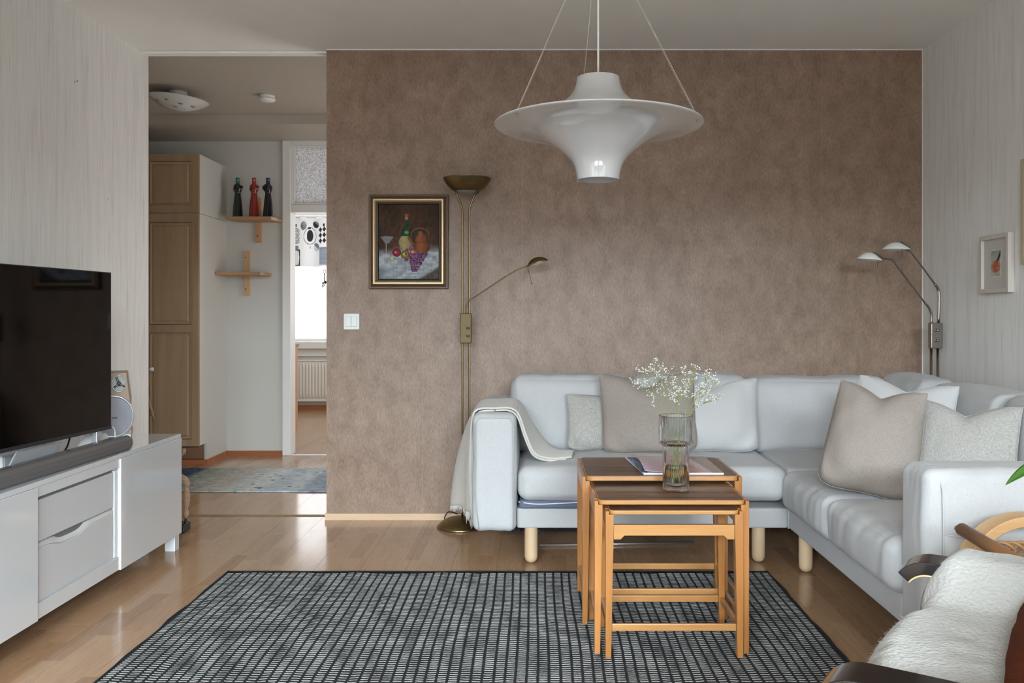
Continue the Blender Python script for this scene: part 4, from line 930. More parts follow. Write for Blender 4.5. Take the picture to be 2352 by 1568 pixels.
for si in range(12):
    tx, ty = tips[si]; Yt = VY+rs.uniform(-0.05, 0.05); st = F/Yt
    tip = Vector(((tx-CX)/st, Yt, CH-(ty-CY)/st)); ang = rs.uniform(0, 2*PI)
    foot = Vector((VX+0.022*math.cos(ang), VY+0.022*math.sin(ang), VZ+0.022))
    neck = Vector((VX+max(-0.042, min(0.042, (tip.x-VX)*0.42)), VY+(tip.y-VY)*0.3, VZ+0.245))
    mid = Vector((VX+(neck.x-VX)*0.3, VY, VZ+0.135))
    main = smoothpath([foot, mid, neck, neck.lerp(tip, 0.5)+Vector((0, 0, 0.012)), tip], 6)
    side = 'leaning to the left' if tx < 1530 else ('standing upright in the middle' if tx < 1575 else 'leaning to the right')
    fs = thing('flower_stem', 'thin stem of tiny white flowers in the glass vase, ' + side, 'flower', tuple(foot), gt+', '+side)
    parts = [tube(main, [0.0013-0.0009*i/len(main) for i in range(len(main))], 5)]; heads = []
    up0 = int(len(main)*0.56)
    for b in range(13):
        st_ = main[min(len(main)-2, up0+int(rs.random()**0.8*(len(main)-up0-1)))]
        dr = ((tip-neck).normalized()+Vector((rs.uniform(-.9, .9), rs.uniform(-.8, .8), rs.uniform(-.25, .7)))).normalized()
        L_ = rs.uniform(0.018, 0.048); e1 = st_+dr*L_
        parts.append(tube([st_, st_.lerp(e1, .5)+Vector((0, 0, .002)), e1], [0.0006, 0.0005, 0.0003], 4, False))
        for c_ in range(4):
            d2 = (dr+Vector((rs.uniform(-1, 1), rs.uniform(-1, 1), rs.uniform(-.5, 1)))*0.9).normalized(); q0 = st_.lerp(e1, rs.uniform(0.45, 1)); e2 = q0+d2*rs.uniform(0.006, 0.018)
            parts.append(tube([q0, e2], [0.0004, 0.0002], 3, False)); heads.append((e2, rs.choice([0.0012, 0.0016, 0.0022, 0.0028])))
        heads.append((e1, 0.0024))
    heads += [(tip+Vector((rs.uniform(-.01, .01), rs.uniform(-.01, .01), rs.uniform(-.008, .008))), 0.003) for _ in range(4)]
    mk('stalk', join(*parts), STALK, fs)
    mk('blossoms', join(*[ico(c, (r, r, r*0.85), 1) for c, r in heads]), BLOOM, fs, kind='stuff')

# ================================================================= TV BENCH
FXB = -1.652; BY0, BY1, BZ0, BZ1 = 2.237, 3.955, 0.080, 0.535
ya, yb = 2.815, 3.377
tb = thing('tv_bench', 'high gloss white low television bench with two drawers', 'tv bench', (-1.88, 3.1, 0))
mk('top_panel', box(LX+0.014, FXB-0.004, BY0, BY1, BZ1-0.018, BZ1), GLOSSW, tb, False, 0.0015)
mk('carcass', join(box(LX+0.014, FXB-0.02, BY0, BY1, BZ0, BZ0+0.055), box(LX+0.014, FXB-0.02, BY0, BY0+0.02, BZ0+0.055, BZ1-0.018), box(LX+0.014, FXB-0.02, BY1-0.02, BY1, BZ0+0.055, BZ1-0.018), box(LX+0.014, LX+0.02, BY0+0.02, BY1-0.02, BZ0+0.055, BZ1-0.018),
     box(LX+0.02, FXB-0.02, ya-0.02, ya, BZ0+0.055, BZ1-0.018), box(LX+0.02, FXB-0.02, yb-0.02, yb, BZ0+0.055, BZ1-0.018)), SATINW, tb, False)
mk('front_rail', box(FXB-0.02, FXB-0.006, ya, yb, BZ0-0.004, BZ0+0.048), GLOSSW, tb, False, 0.001)
mk('front_rail', box(FXB-0.02, FXB-0.006, ya, yb, BZ1-0.053, BZ1-0.0185), GLOSSW, tb, False, 0.001)
mk('door', box(FXB-0.019, FXB, yb, BY1, BZ0-0.006, BZ1-0.0185), GLOSSW, tb, False, 0.0015)
mk('door', box(FXB-0.019, FXB, BY0, ya, BZ0-0.006, BZ1-0.0185), GLOSSW, tb, False, 0.0015)
mk('aluminium_strip', box(FXB-0.026, FXB-0.012, yb-0.028, yb-0.010, BZ0+0.050, BZ1-0.062), mat('pale_metal', S(226, 228, 230), 0.3), tb, False, 0.001)
mk('slot', box(FXB-0.028, FXB-0.021, ya, yb-0.032, BZ0+0.048, BZ1-0.053), mat('shadow_gap', S(120, 120, 122), 0.6), tb, False)
# two drawer fronts; the lower one has a scooped finger grip in its top edge
zl, zm, zu = BZ0+0.056, 0.324, BZ1-0.066
mk('drawer', box(FXB-0.0215, FXB-0.014, ya+0.004, yb-0.040, zm+0.006, zu), SATINW, tb, False, 0.001)
n = 60; Vd, y0_, y1_ = [], ya+0.004, yb-0.040
def grip(t):
    c = (t-0.42)/0.20
    return -0.020*math.exp(-c**4) if abs(c) < 3 else 0
for i in range(n+1):
    t = i/n; y = y0_+(y1_-y0_)*t; zt_ = zm-0.018+grip(t)
    Vd += [(FXB-0.014, y, zl), (FXB-0.014, y, zt_), (FXB-0.0215, y, zt_+0.004), (FXB-0.0215, y, zl)]
Fd = [(i*4+a, (i+1)*4+a, (i+1)*4+b, i*4+b) for i in range(n) for a, b in ((0, 1), (1, 2), (2, 3), (3, 0))]+[(0, 1, 2, 3), (n*4+3, n*4+2, n*4+1, n*4)]
dr = mk('drawer', (Vd, Fd), SATINW, tb, False)
Vd = []
for i in range(n+1):
    t = i/n; y = y0_+(y1_-y0_)*t; c = (t-0.42)/0.20; dip = 0.012*math.exp(-c**4)
    Vd += [(FXB-0.0150, y, zm-0.015+grip(t)*0.9), (FXB-0.0150-dip, y, zm-0.001), (FXB-0.0215-dip, y, zm+0.002), (FXB-0.0225-dip, y, zm-0.015+grip(t)*0.9)]
mk('grip_strip', (Vd, Fd), GLOSSW, dr, False)
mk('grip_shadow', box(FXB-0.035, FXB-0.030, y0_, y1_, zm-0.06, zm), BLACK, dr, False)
for (lx, ly) in ((FXB-0.056, BY1-0.052), (FXB-0.056, BY0+0.004), (LX+0.02, BY1-0.052), (LX+0.02, BY0+0.004)):
    mk('leg', box(lx, lx+0.046, ly, ly+0.046, 0.0005, BZ0-0.0065 if lx > -1.9 else BZ0), GLOSSW, tb, False, 0.001)
# ---------------------------------------------------------------- sound bar
sbr = thing('sound_bar', 'long grey sound bar lying on the front of the television bench', 'speaker', (-1.73, 3.0, BZ1))
sy0, sy1, szb = 2.45, 3.50, BZ1+0.0005
def sbp(x): return [(-1.668+x, 0.006), (-1.664+x, 0.022), (-1.667+x, 0.042), (-1.676+x, 0.054), (-1.690+x, 0.057)]
pr = [(-1.676, 0.0), (-1.667, 0.010), (-1.664, 0.025), (-1.667, 0.042), (-1.675, 0.053), (-1.686, 0.057), (-1.690, 0.057), (-1.690, 0.0)]
n = len(pr)
Vb = [(a-(0.022*(1-k)), y, szb+b) for k, y in ((0, sy0), (1, sy1)) for a, b in pr]
mk('grille', (Vb, [tuple(range(n)), tuple(reversed(range(n, 2*n)))]+[(i, n+i, n+(i+1) % n, (i+1) % n) for i in range(n)]), GREYM, sbr, False, 0.001)
Vb = [(x-(0.022*(1-k)), y, z) for k, y in ((0, sy0), (1, sy1)) for x, z in ((-1.6905, szb), (-1.6905, szb+0.0565), (-1.765, szb+0.045), (-1.765, szb))]
mk('top_cover', (Vb, [(0,1,2,3),(7,6,5,4),(0,4,5,1),(1,5,6,2),(2,6,7,3),(3,7,4,0)]), BLACK, sbr, False, 0.003)
# ---------------------------------------------------------------- television
TA, TBp = Vector((-1.745, 3.482)), Vector((-1.848, 2.43))
td = (TBp-TA); tn = Vector((-td.y, td.x)).normalized(); tn = tn if tn.x > 0 else -tn
tv = thing('television', 'large flat black television standing on the white bench', 'television', (-1.80, 3.0, BZ1))
zt0, zt1 = 0.622, 1.262
def tvbox(a0, a1, d0, d1, z0, z1):
    P = []
    for z in (z0, z1):
        for (a, d_) in ((a0, d0), (a1, d0), (a1, d1), (a0, d1)):
            q = TA+td*a+tn*d_; P.append((q.x, q.y, z))
    return P, [(0,3,2,1),(4,5,6,7),(0,1,5,4),(1,2,6,5),(2,3,7,6),(3,0,4,7)]
mk('back_shell', join(tvbox(0.001, 0.999, -0.03, -0.004, zt0+0.002, zt1-0.002), tvbox(0.15, 0.85, -0.055, -0.03, zt0+0.05, zt0+0.35)), BLACK, tv, False, 0.003)
mk('screen', tvbox(0.004, 0.996, -0.004, 0.0005, zt0+0.014, zt1-0.003), SCREEN, tv, False)
mk('bezel', join(tvbox(0, 1, -0.004, 0.003, zt0, zt0+0.014), tvbox(0, 0.004, -0.004, 0.001, zt0+0.014, zt1), tvbox(0.996, 1, -0.004, 0.001, zt0+0.014, zt1), tvbox(0.004, 0.996, -0.004, 0.001, zt1-0.003, zt1)), mat('dark_grey_bezel', S(58, 58, 64), 0.3, 0.4), tv, False)
WEDGE = [(0.27, 0.075), (0.36, 0.002), (0.56, 0.002), (0.50, 0.080)]
SILV = mat('silver_stand', S(206, 210, 214), 0.2, 0.5)
mk('stand_foot', join(tvbox(0.30, 0.52, -0.115, 0.02, BZ1+0.0008, BZ1+0.010), ([tuple((TA+td*a+tn*dd).to_3d()+Vector((0, 0, BZ1+zz))) for dd in (-0.012, -0.018) for a, zz in WEDGE], [(0,1,2,3),(7,6,5,4),(0,4,5,1),(1,5,6,2),(2,6,7,3),(3,7,4,0)])), SILV, tv, False, 0.002)
mk('stand_foot', join(tvbox(0.035, 0.10, -0.10, -0.01, BZ1+0.0008, BZ1+0.012), tvbox(0.045, 0.075, -0.03, -0.01, BZ1+0.012, zt0)), SILV, tv, False, 0.002)
# small equipment behind the television
jb = thing('junction_box', 'white angular power box behind the television near the speaker', 'box', (-1.86, 3.56, BZ1))
mk('housing', ([(-1.90, 3.50, BZ1+.0008), (-1.80, 3.52, BZ1+.0008), (-1.80, 3.62, BZ1+.0008), (-1.90, 3.60, BZ1+.0008), (-1.875, 3.52, BZ1+.055), (-1.825, 3.53, BZ1+.055), (-1.825, 3.60, BZ1+.055), (-1.875, 3.59, BZ1+.055)], [(0,3,2,1),(4,5,6,7),(0,1,5,4),(1,2,6,5),(2,3,7,6),(3,0,4,7)]), PLAST, jb, False, 0.003)
mk('cap', box(-1.87, -1.83, 3.545, 3.585, BZ1+.055, BZ1+.062), SILV, jb, False, 0.002)
rt = thing('router', 'white flat box with cables under the television', 'router', (-1.93, 3.15, BZ1))
mk('case', box(-2.00, -1.90, 3.02, 3.30, BZ1+.0008, BZ1+.05), PLAST, rt, True, 0.008)
mk('front_panel', box(-1.8995, -1.898, 3.03, 3.29, BZ1+.006, BZ1+.044), SATINW, rt, False)
cb1 = mk('black_cable', tube(smoothpath([(-1.79, 3.26, zt0-0.0), (-1.785, 3.22, BZ1+0.045), (-1.79, 3.14, BZ1+0.012), (-1.80, 3.04, BZ1+0.004), (-1.785, 2.97, BZ1+0.004), (-1.80, 2.90, BZ1+0.004), (-1.80, 2.78, BZ1+0.0045)], 8), 0.0035, 8), BLACK)
tag(cb1, 'black cable looping down behind the sound bar', 'cable')
cb2 = mk('white_cable', tube(smoothpath([(-1.885, 3.18, BZ1+0.03), (-1.86, 3.22, BZ1+0.005), (-1.82, 3.33, BZ1+0.012), (-1.81, 3.42, BZ1+0.018), (-1.775, 3.50, BZ1+0.02), (-1.76, 3.54, BZ1+0.035), (-1.77, 3.56, BZ1+0.075), (-1.79, 3.56, BZ1+0.09)], 8), 0.0025, 8), PLAST)
tag(cb2, 'thin white cable running across the bench to the speaker', 'cable')
# ---------------------------------------------------------------- small speaker
SPB = mat('bronze_speaker_shell', S(150, 130, 112), 0.35, 0.3); SPG = mat('grey_speaker_cloth', S(166, 166, 174), 0.85); SPS = mat('silver_plastic', S(196, 200, 200), 0.25, 0.5)
spk = thing('shelf_speaker', 'small silver and bronze stereo speaker behind the television', 'speaker', (-1.90, 3.86, BZ1))
SM = Matrix.Translation((-1.905, 3.83, BZ1+0.0008)) @ Matrix.Rotation(R(24), 4, 'Z')   # faces the camera: local -Y front
def sx(vf): return xf(vf, SM)
poly = [(-0.078, 0.0), (0.070, 0.0), (0.078, 0.03), (0.066, 0.06), (0.070, 0.18), (0.066, 0.20), (0.055, 0.298), (-0.064, 0.298), (-0.078, 0.19)]
n = len(poly); v = [(a, -0.055, b) for a, b in poly]+[(a, 0.07, b) for a, b in poly]
mk('cabinet', sx((v, [tuple(range(n)), tuple(reversed(range(n, 2*n)))]+[(i, n+i, n+(i+1) % n, (i+1) % n) for i in range(n)])), SPB, spk, False, 0.005)
mk('foot_plate', sx(box(-0.080, 0.072, -0.058, 0.07, 0.0002, 0.022)), SPS, spk, False, 0.004)
def disc(cx, cz, rx, rz, y, dome, m, name, seg=48, hole=0.0, lab=None, par=None):
    def fn(u, v):
        r = hole+(1-hole)*v; return SM @ Vector((cx+rx*r*math.cos(u*2*PI), y-dome*(1-v**2), cz+rz*r*math.sin(u*2*PI)))
    return mk(name, sheet(fn, seg, 8), m, par or spk, label=lab)
for cx, cz, rx, rz, m_, nm in ((0, 0.101, 0.084, 0.096, SPS, 'woofer_rim'),):
    mk(nm, sx(([(cx+rx*math.cos(a)*k, yy, cz+rz*math.sin(a)*k) for (k, yy) in ((1.0, -0.04), (1.0, -0.062), (0.94, -0.068), (0.90, -0.064)) for a in [2*PI*i/60 for i in range(60)]], [(j*60+i, j*60+(i+1) % 60, (j+1)*60+(i+1) % 60, (j+1)*60+i) for j in range(3) for i in range(60)])), m_, spk)
wf_ = disc(0, 0.098, 0.077, 0.088, -0.063, 0.012, SPG, 'woofer_grille')
rb = [box(-0.052*math.sqrt(max(0, 1-((k-6)/7)**2)), 0.052*math.sqrt(max(0, 1-((k-6)/7)**2)), -0.0765+0.0035*((k-6)/6)**2+0.001, -0.070, 0.052+k*0.0082, 0.0555+k*0.0082) for k in range(13)]
mk('grille_ribs', sx(join(*rb)), SPG, wf_, False, kind='stuff')
mk('maker_badge', sx(box(-0.006, 0.016, -0.0785, -0.0755, 0.0935, 0.0985)), BLACK, wf_, False, label='tiny dark badge, lettering too small to read')
for cx in (0.022, -0.050):
    mk('tweeter_ring', sx(([(cx+0.030*math.cos(a)*k, yy, 0.246+0.038*math.sin(a)*k) for (k, yy) in ((1.0, -0.050), (1.0, -0.060), (0.93, -0.063), (0.84, -0.058)) for a in [2*PI*i/40 for i in range(40)]], [(j*40+i, j*40+(i+1) % 40, (j+1)*40+(i+1) % 40, (j+1)*40+i) for j in range(3) for i in range(40)])), SPS, spk)
    disc(cx, 0.246, 0.026, 0.033, -0.0565, 0.0, mat('pale_cone', S(182, 190, 186), 0.5), 'tweeter_cone')
    mk('tweeter_spokes', sx(join(*[tube([(cx, -0.063, 0.246), (cx+0.026*math.cos(a), -0.061, 0.246+0.033*math.sin(a))], [0.006, 0.0035], 8) for a in (R(115), R(215), R(335))])), CHROME, spk)
    disc(cx, 0.246, 0.009, 0.011, -0.066, 0.004, mat('dark_red_dome', S(92, 62, 66), 0.3), 'dome')

# ---------------------------------------------------------------- carved figure behind bench
BONE = mat('carved_pale_wood', S(172, 142, 116), 0.6, bump=1.0, bscale=90, var=0.45, vscale=70)
fg = thing('carved_figure', 'carved pale wood figure with jointed limbs on a black foot, behind the bench end', 'figurine', (-1.78, 4.27, 0))
gy = 4.27; gs = F/gy
def gp(px, py, y=gy): return Vector(((px-CX)/gs, y, CH-(py-CY)/gs))
mk('black_base', join(soft((395-CX)/gs, (432-CX)/gs, gy-0.05, gy+0.04, 0.0005, 0.045, 0.006, n=8)), BLACK, fg)
mk('shin', tube([gp(428, 1190), gp(428, 1175), gp(427, 1168), gp(429, 1160), gp(430, 1140), gp(429, 1125), gp(428, 1112)], [0.0125, 0.012, 0.009, 0.012, 0.0145, 0.012, 0.009], 14), BONE, fg)
mk('thigh', tube([gp(428, 1122), gp(432, 1112), gp(424, 1102), gp(408, 1095), gp(400, 1085)], [0.008, 0.013, 0.02, 0.022, 0.018], 14), BONE, fg)
mk('torso', tube([gp(402, 1100), gp(400, 1070), gp(404, 1050), gp(406, 1030)], [0.02, 0.026, 0.022, 0.014], 14), BONE, fg)
mk('forearm', tube([gp(406, 1030), gp(418, 1046), gp(422, 1040), gp(423, 1030)], [0.010, 0.008, 0.010, 0.009], 12), BONE, fg)
mk('support_post', tube([gp(424, 1212), gp(427, 1188)], 0.006, 10), BLACK, fg)
mk('head', ico(gp(403, 1022), (0.015, 0.018, 0.022), 2), BONE, fg)

# ================================================================= ARMCHAIR (lower right)
NB = Vector((0.425, 1.27)); LU = Vector((0.538, 0.843)); BU = Vector((0.843, -0.538))
def ch(u, t, z): q = NB+LU*u+BU*t; return Vector((q.x, q.y, z))
ac = thing('armchair', 'black lacquered armchair with curved bent-wood arms under a white fleece', 'armchair', (1.0, 1.35, 0))
def band(path, u0, u1, th, name, m, edge=None):
    P = [Vector((a, b)) for a, b in path]; n = len(P); V = []
    for i in range(n):
        d_ = (P[min(i+1, n-1)]-P[max(i-1, 0)]).normalized(); nr = Vector((-d_.y, d_.x))
        a = P[i]+nr*th/2; b = P[i]-nr*th/2
        V += [ch(u0, a.x, a.y), ch(u1, a.x, a.y), ch(u1, b.x, b.y), ch(u0, b.x, b.y)]
    Fc = [(i*4+a, i*4+b, (i+1)*4+b, (i+1)*4+a) for i in range(n-1) for a, b in ((0, 1), (1, 2), (2, 3), (3, 0))]+[(0, 3, 2, 1), ((n-1)*4, (n-1)*4+1, (n-1)*4+2, (n-1)*4+3)]
    return V, Fc
ZA = 0.558
armp = [(0.060-0.060*math.cos(R(a)), ZA-0.060+0.060*math.sin(R(a))) for a in range(36, 91, 6)]+[(0.12, ZA), (0.30, ZA-0.002), (0.55, ZA-0.006), (0.68, ZA-0.01)]
inner_ = [(a, b) for a, b in armp]
for u0, u1 in ((-0.045, 0.035), (0.635, 0.715)):
    mk('arm', band(armp, u0, u1, 0.026, 'arm', LACQ), LACQ, ac, True, 0.002)
    low = []
    for k, (a, b) in enumerate(armp):
        p, q = Vector(armp[max(k-1, 0)]), Vector(armp[min(k+1, len(armp)-1)]); d_ = (q-p).normalized(); low.append((a+d_.y*0.0145, b-d_.x*0.0145))
    mk('arm_edge', band(low, u0-0.001, u1, 0.0025, 'e', BENT), BENT, ac, True, label='pale birch underside of the lacquered arm')
    for t in (0.20, 0.60):
        mk('leg', band([(t, 0.0006), (t, ZA-0.012)], u0+0.01, u1-0.01, 0.035, 'leg', LACQ), LACQ, ac, False, 0.003)
sv, sf = soft(0.04, 0.63, 0.05, 0.66, 0.30, 0.475, 0.05, (0.0, 0.0, 0.015), 16)
mk('seat_cushion', ([tuple(ch(p[0], p[1], p[2])) for p in sv], sf), mat('dark_seat_fabric', S(60, 58, 60), 0.9), ac)
sv, sf = soft(0.04, 0.63, 0.58, 0.72, 0.45, 0.86, 0.05, (0, 0.01, 0), 16)
mk('backrest', ([tuple(ch(p[0], p[1]+0.1*(p[2]-0.45), p[2])) for p in sv], sf), mat('dark_back_fabric', S(60, 58, 60), 0.9), ac)
# white fleece lying over seat and far arm
fc = thing('fleece_throw', 'white fluffy fleece draped over the armchair seat and far arm', 'throw', tuple(ch(0.35, 0.3, 0.5)))
def flz(u, t):
    # u across (0.03 near arm .. 0.80 past far arm)
    z = 0.505+0.060*max(0, (0.14-u)/0.11)**1.4
    if u > 0.55:
        k = min(1, (u-0.55)/0.10); k = k*k*(3-2*k); z = z+(0.588-z)*k
    if u > 0.72: z -= 1.2*(u-0.72)**1.25
    z += 0.010*noise.noise(Vector((u*6, t*6, 1)))+0.004*noise.noise(Vector((u*20, t*20, 3)))
    return z
def flf(a, b):
    u = 0.035+a*0.77
    t0 = -0.005+0.012*noise.noise(Vector((u*9, 0, 4)))+(0.065 if u > 0.60 else 0.065*max(0, (u-0.50)/0.10))
    t = t0+b*0.60
    z = flz(u, t); e_ = b/0.10
    if e_ < 1: z -= 0.075*(1-e_)**2; t -= 0.0
    return ch(u, t, z)
def flf2(a, b):
    return flf(a, 0.02+0.98*b) if b > 0 else flf(a, 0)
o = mk('fleece_skin', sheet(flf, 90, 80), FLEECE, fc); solid(o, 0.006)
hs = []; rs = random.Random(77)
HV, HF = [], []
def hair(p, d_, L_, r):
    side = Vector((rs.uniform(-1, 1), rs.uniform(-1, 1), rs.uniform(-1, 1))).cross(d_).normalized()*r
    q = p+d_*L_*0.55+Vector((rs.uniform(-1, 1), rs.uniform(-1, 1), rs.uniform(-1, 1)))*L_*0.25; e_ = q+(d_+Vector((rs.uniform(-1, 1), rs.uniform(-1, 1), rs.uniform(-1, .4)))*0.9).normalized()*L_*0.5
    b = len(HV); HV.extend([tuple(p-side), tuple(p+side), tuple(q+side*.7), tuple(q-side*.7), tuple(e_)]); HF.extend([(b, b+1, b+2, b+3), (b+3, b+2, b+4)])
for i in range(42000):
    a, b = rs.random(), rs.random()**1.6
    p = flf(a, b); n_ = (flf(min(1, a+.01), b)-p).cross(flf(a, min(1, b+.01))-p)
    if n_.length < 1e-9: continue
    n_.normalize(); n_ = n_ if n_.z > 0 or b < 0.1 else -n_
    d_ = (n_*0.35+Vector((rs.uniform(-1, 1), rs.uniform(-1, 1), rs.uniform(-.3, .5)))).normalized()
    hair(p, d_, rs.uniform(0.0015, 0.004), 0.00028)
for i in range(2600):   # stray curls along the front edge
    a = rs.random(); p = flf(a, rs.random()*0.06)
    d_ = (Vector((-BU.x, -BU.y, 0))*rs.uniform(.2, 1)+Vector((rs.uniform(-1, 1), rs.uniform(-1, 1), rs.uniform(-.6, .6)))*0.8).normalized()
    hair(p, d_, rs.uniform(0.003, 0.011), 0.00025)
mk('fleece_pile', (HV, HF), FLEECE, fc, kind='stuff')
# brown corduroy cushion leaning on the backrest
bcu = thing('back_cushion', 'brown corduroy cushion propped on the fleece in the armchair', 'cushion', tuple(ch(0.35, 0.35, 0.52)))
sv, sf = soft(0.02, 0.58, -0.07, 0.08, 0.0, 0.24, 0.05, (0, 0.02, 0.01), 26, 0.006, 6, 8)
mk('cover', ([tuple(ch(p[0], 0.275+p[1]+0.95*p[2], 0.510+p[2])) for p in sv], sf), CORD, bcu)

# ================================================================= TEA TROLLEY, basket, plant
tr = thing('tea_trolley', 'bent birch tea trolley with a round push bar beside the sofa arm', 'trolley', (1.5, 2.0, 0))
def loop(y):
    x0, x1, z0, z1, r = 1.112, 1.92, 0.10, 0.558, 0.16
    pts = []
    for cx, cz, a0 in ((x1-r, z1-r, 0), (x0+r, z1-r, 90), (x0+r, z0+r, 180), (x1-r, z0+r, 270)):
        for k in range(13): a = R(a0+90*k/12); pts.append((cx+r*math.cos(a), cz+r*math.sin(a)))
    V, n = [], len(pts)
    for i, (a, b) in enumerate(pts):
        p, q = Vector(pts[i-1]), Vector(pts[(i+1) % n]); d_ = (q-p).normalized(); nr = Vector((-d_.y, d_.x))*0.0135
        V += [(a-nr.x, y-0.03, b-nr.y), (a-nr.x, y+0.03, b-nr.y), (a+nr.x, y+0.03, b+nr.y), (a+nr.x, y-0.03, b+nr.y)]
    return V, [(i*4+k, i*4+(k+1) % 4, ((i+1) % n)*4+(k+1) % 4, ((i+1) % n)*4+k) for i in range(n) for k in range(4)]
mk('side_loop', loop(2.21), BENT, tr, True, 0.002); mk('side_loop', loop(1.82), BENT, tr, True, 0.002)
mk('push_bar', join(tube([(1.080, 2.155, 0.545), (1.094, 1.775, 0.520)], 0.0165, 24), ico((1.080, 2.155, 0.545), (0.0163, 0.006, 0.0163), 2)), DOWEL, tr)
mk('bar_bracket', tube([(1.083, 2.185, 0.54), (1.083, 2.15, 0.54)], 0.008, 10), BENT, tr)
mk('shelf', box(1.16, 1.88, 1.85, 2.18, 0.20, 0.222), BENT, tr, False, 0.003)
for y in (1.82, 2.21):
    mk('wheel', lathe([(0.001, -0.012), (0.05, -0.012), (0.052, 0.0), (0.05, 0.012), (0.001, 0.012)], (0, 0, 0), 32) if False else tube([(1.75, y-0.012, 0.051), (1.75, y+0.012, 0.051)], 0.05, 32), WHITE, tr)
mk('foot', join(box(1.28, 1.32, 1.80, 1.84, 0.0005, 0.095), box(1.28, 1.32, 2.19, 2.23, 0.0005, 0.095)), BENT, tr, False)
bk = thing('wicker_basket', 'brown woven wicker basket hung inside the birch trolley', 'basket', (1.4, 1.98, 0.34))
bx0, bx1, by0, by1, bz0, bz1 = 1.145, 1.70, 1.86, 2.12, 0.30, 0.505
def peri(t, off=0.0):
    P = [(bx0, by1), (bx1, by1), (bx1, by0), (bx0, by0)]; L_ = [bx1-bx0, by1-by0, bx1-bx0, by1-by0]; s = t*sum(L_)
    for k in range(4):
        if s <= L_[k]: a, b = P[k], P[(k+1) % 4]; f_ = s/L_[k]; d_ = Vector((b[0]-a[0], b[1]-a[1])).normalized(); n_ = Vector((-d_.y, d_.x)); return a[0]+(b[0]-a[0])*f_+n_.x*off, a[1]+(b[1]-a[1])*f_+n_.y*off
        s -= L_[k]
    return P[0]
per_ = 2*(bx1-bx0+by1-by0); rows = []
for r_ in range(17):
    pts = [(*peri((i/160) % 0.9999, 0.004*math.sin(i*PI/2+(r_ % 2)*PI)), bz0+0.012*r_) for i in range(161)]
    rows.append(tube([(p[0], p[1], p[2]) for p in pts], 0.0032, 6))
mk('woven_side', join(*rows), RATTAN, bk, kind='stuff')
br_ = []
for ph in (0, 2*PI/3, 4*PI/3):
    pts = []
    for i in range(400):
        t = i/400; a = t*per_/0.075*2*PI+ph; x, y = peri(t, 0.010*math.cos(a)); pts.append((x, y, bz1+0.006+0.010*math.sin(a)))
    br_.append(tube(pts, 0.0042, 6))
mk('braided_rim', join(*br_), RATTAN, bk)
mk('base_mat', box(bx0+0.002, bx1-0.002, by0+0.002, by1-0.002, bz0-0.006, bz0-0.001), RATTAN, bk, False)
mk('basket_stand', join(*[box(x-0.01, x+0.01, y-0.01, y+0.01, 0.2225, bz0-0.006) for x in (bx0+0.06, bx1-0.03) for y in (by0+0.02, by1-0.02)]), BENT, bk, False)
pp = thing('potted_plant', 'green leafed pot plant reaching in from the right edge', 'plant', (1.80, 2.0, 0.2225))
mk('pot', lathe([(0.001, 0.0), (0.04, 0.0), (0.052, 0.10), (0.056, 0.10), (0.056, 0.115), (0.05, 0.115), (0.046, 0.09), (0.001, 0.09)], (1.80, 2.0, 0.2228), 32), TERRA, pp)
def leaf(p0, p1, w_, droop, nm='leaf'):
    p0, p1 = Vector(p0), Vector(p1); d_ = (p1-p0); sd = d_.cross(Vector((0, 0, 1))).normalized()
    def fn(u, v):
        c = p0+d_*u+Vector((0, 0, droop*4*u*(1-u))); wv = w_*math.sin(PI*min(1, u*0.96+0.04))**0.8*(1-u*0.35)
        return c+sd*(v-0.5)*wv+Vector((0, 0, -abs(v-0.5)*wv*0.35+abs(v-0.5)*wv*0.6))
    o = mk(nm, sheet(fn, 18, 8), LEAF, pp); solid(o, 0.0008); return o
Lf = at(2309, 1114, 2.05); Lr = at(2450, 1050, 2.05)
leaf(Lr+Vector((0, 0.03, 0)), Lf, 0.062, 0.004)
leaf((1.80, 2.02, 0.62), (1.62, 2.12, 0.70), 0.06, 0.02); leaf((1.80, 2.0, 0.60), (1.92, 2.06, 0.72), 0.06, 0.02); leaf((1.81, 1.99, 0.58), (1.84, 1.86, 0.70), 0.05, 0.02)
for e_ in (tuple(Lr+Vector((0, 0.03, 0))), (1.80, 2.02, 0.62), (1.80, 2.0, 0.60), (1.81, 1.99, 0.58)):
    mk('stem', tube(smoothpath([(1.80, 2.0, 0.31), (1.80, 2.0, 0.45), e_]), 0.0025, 6), LEAF, pp)

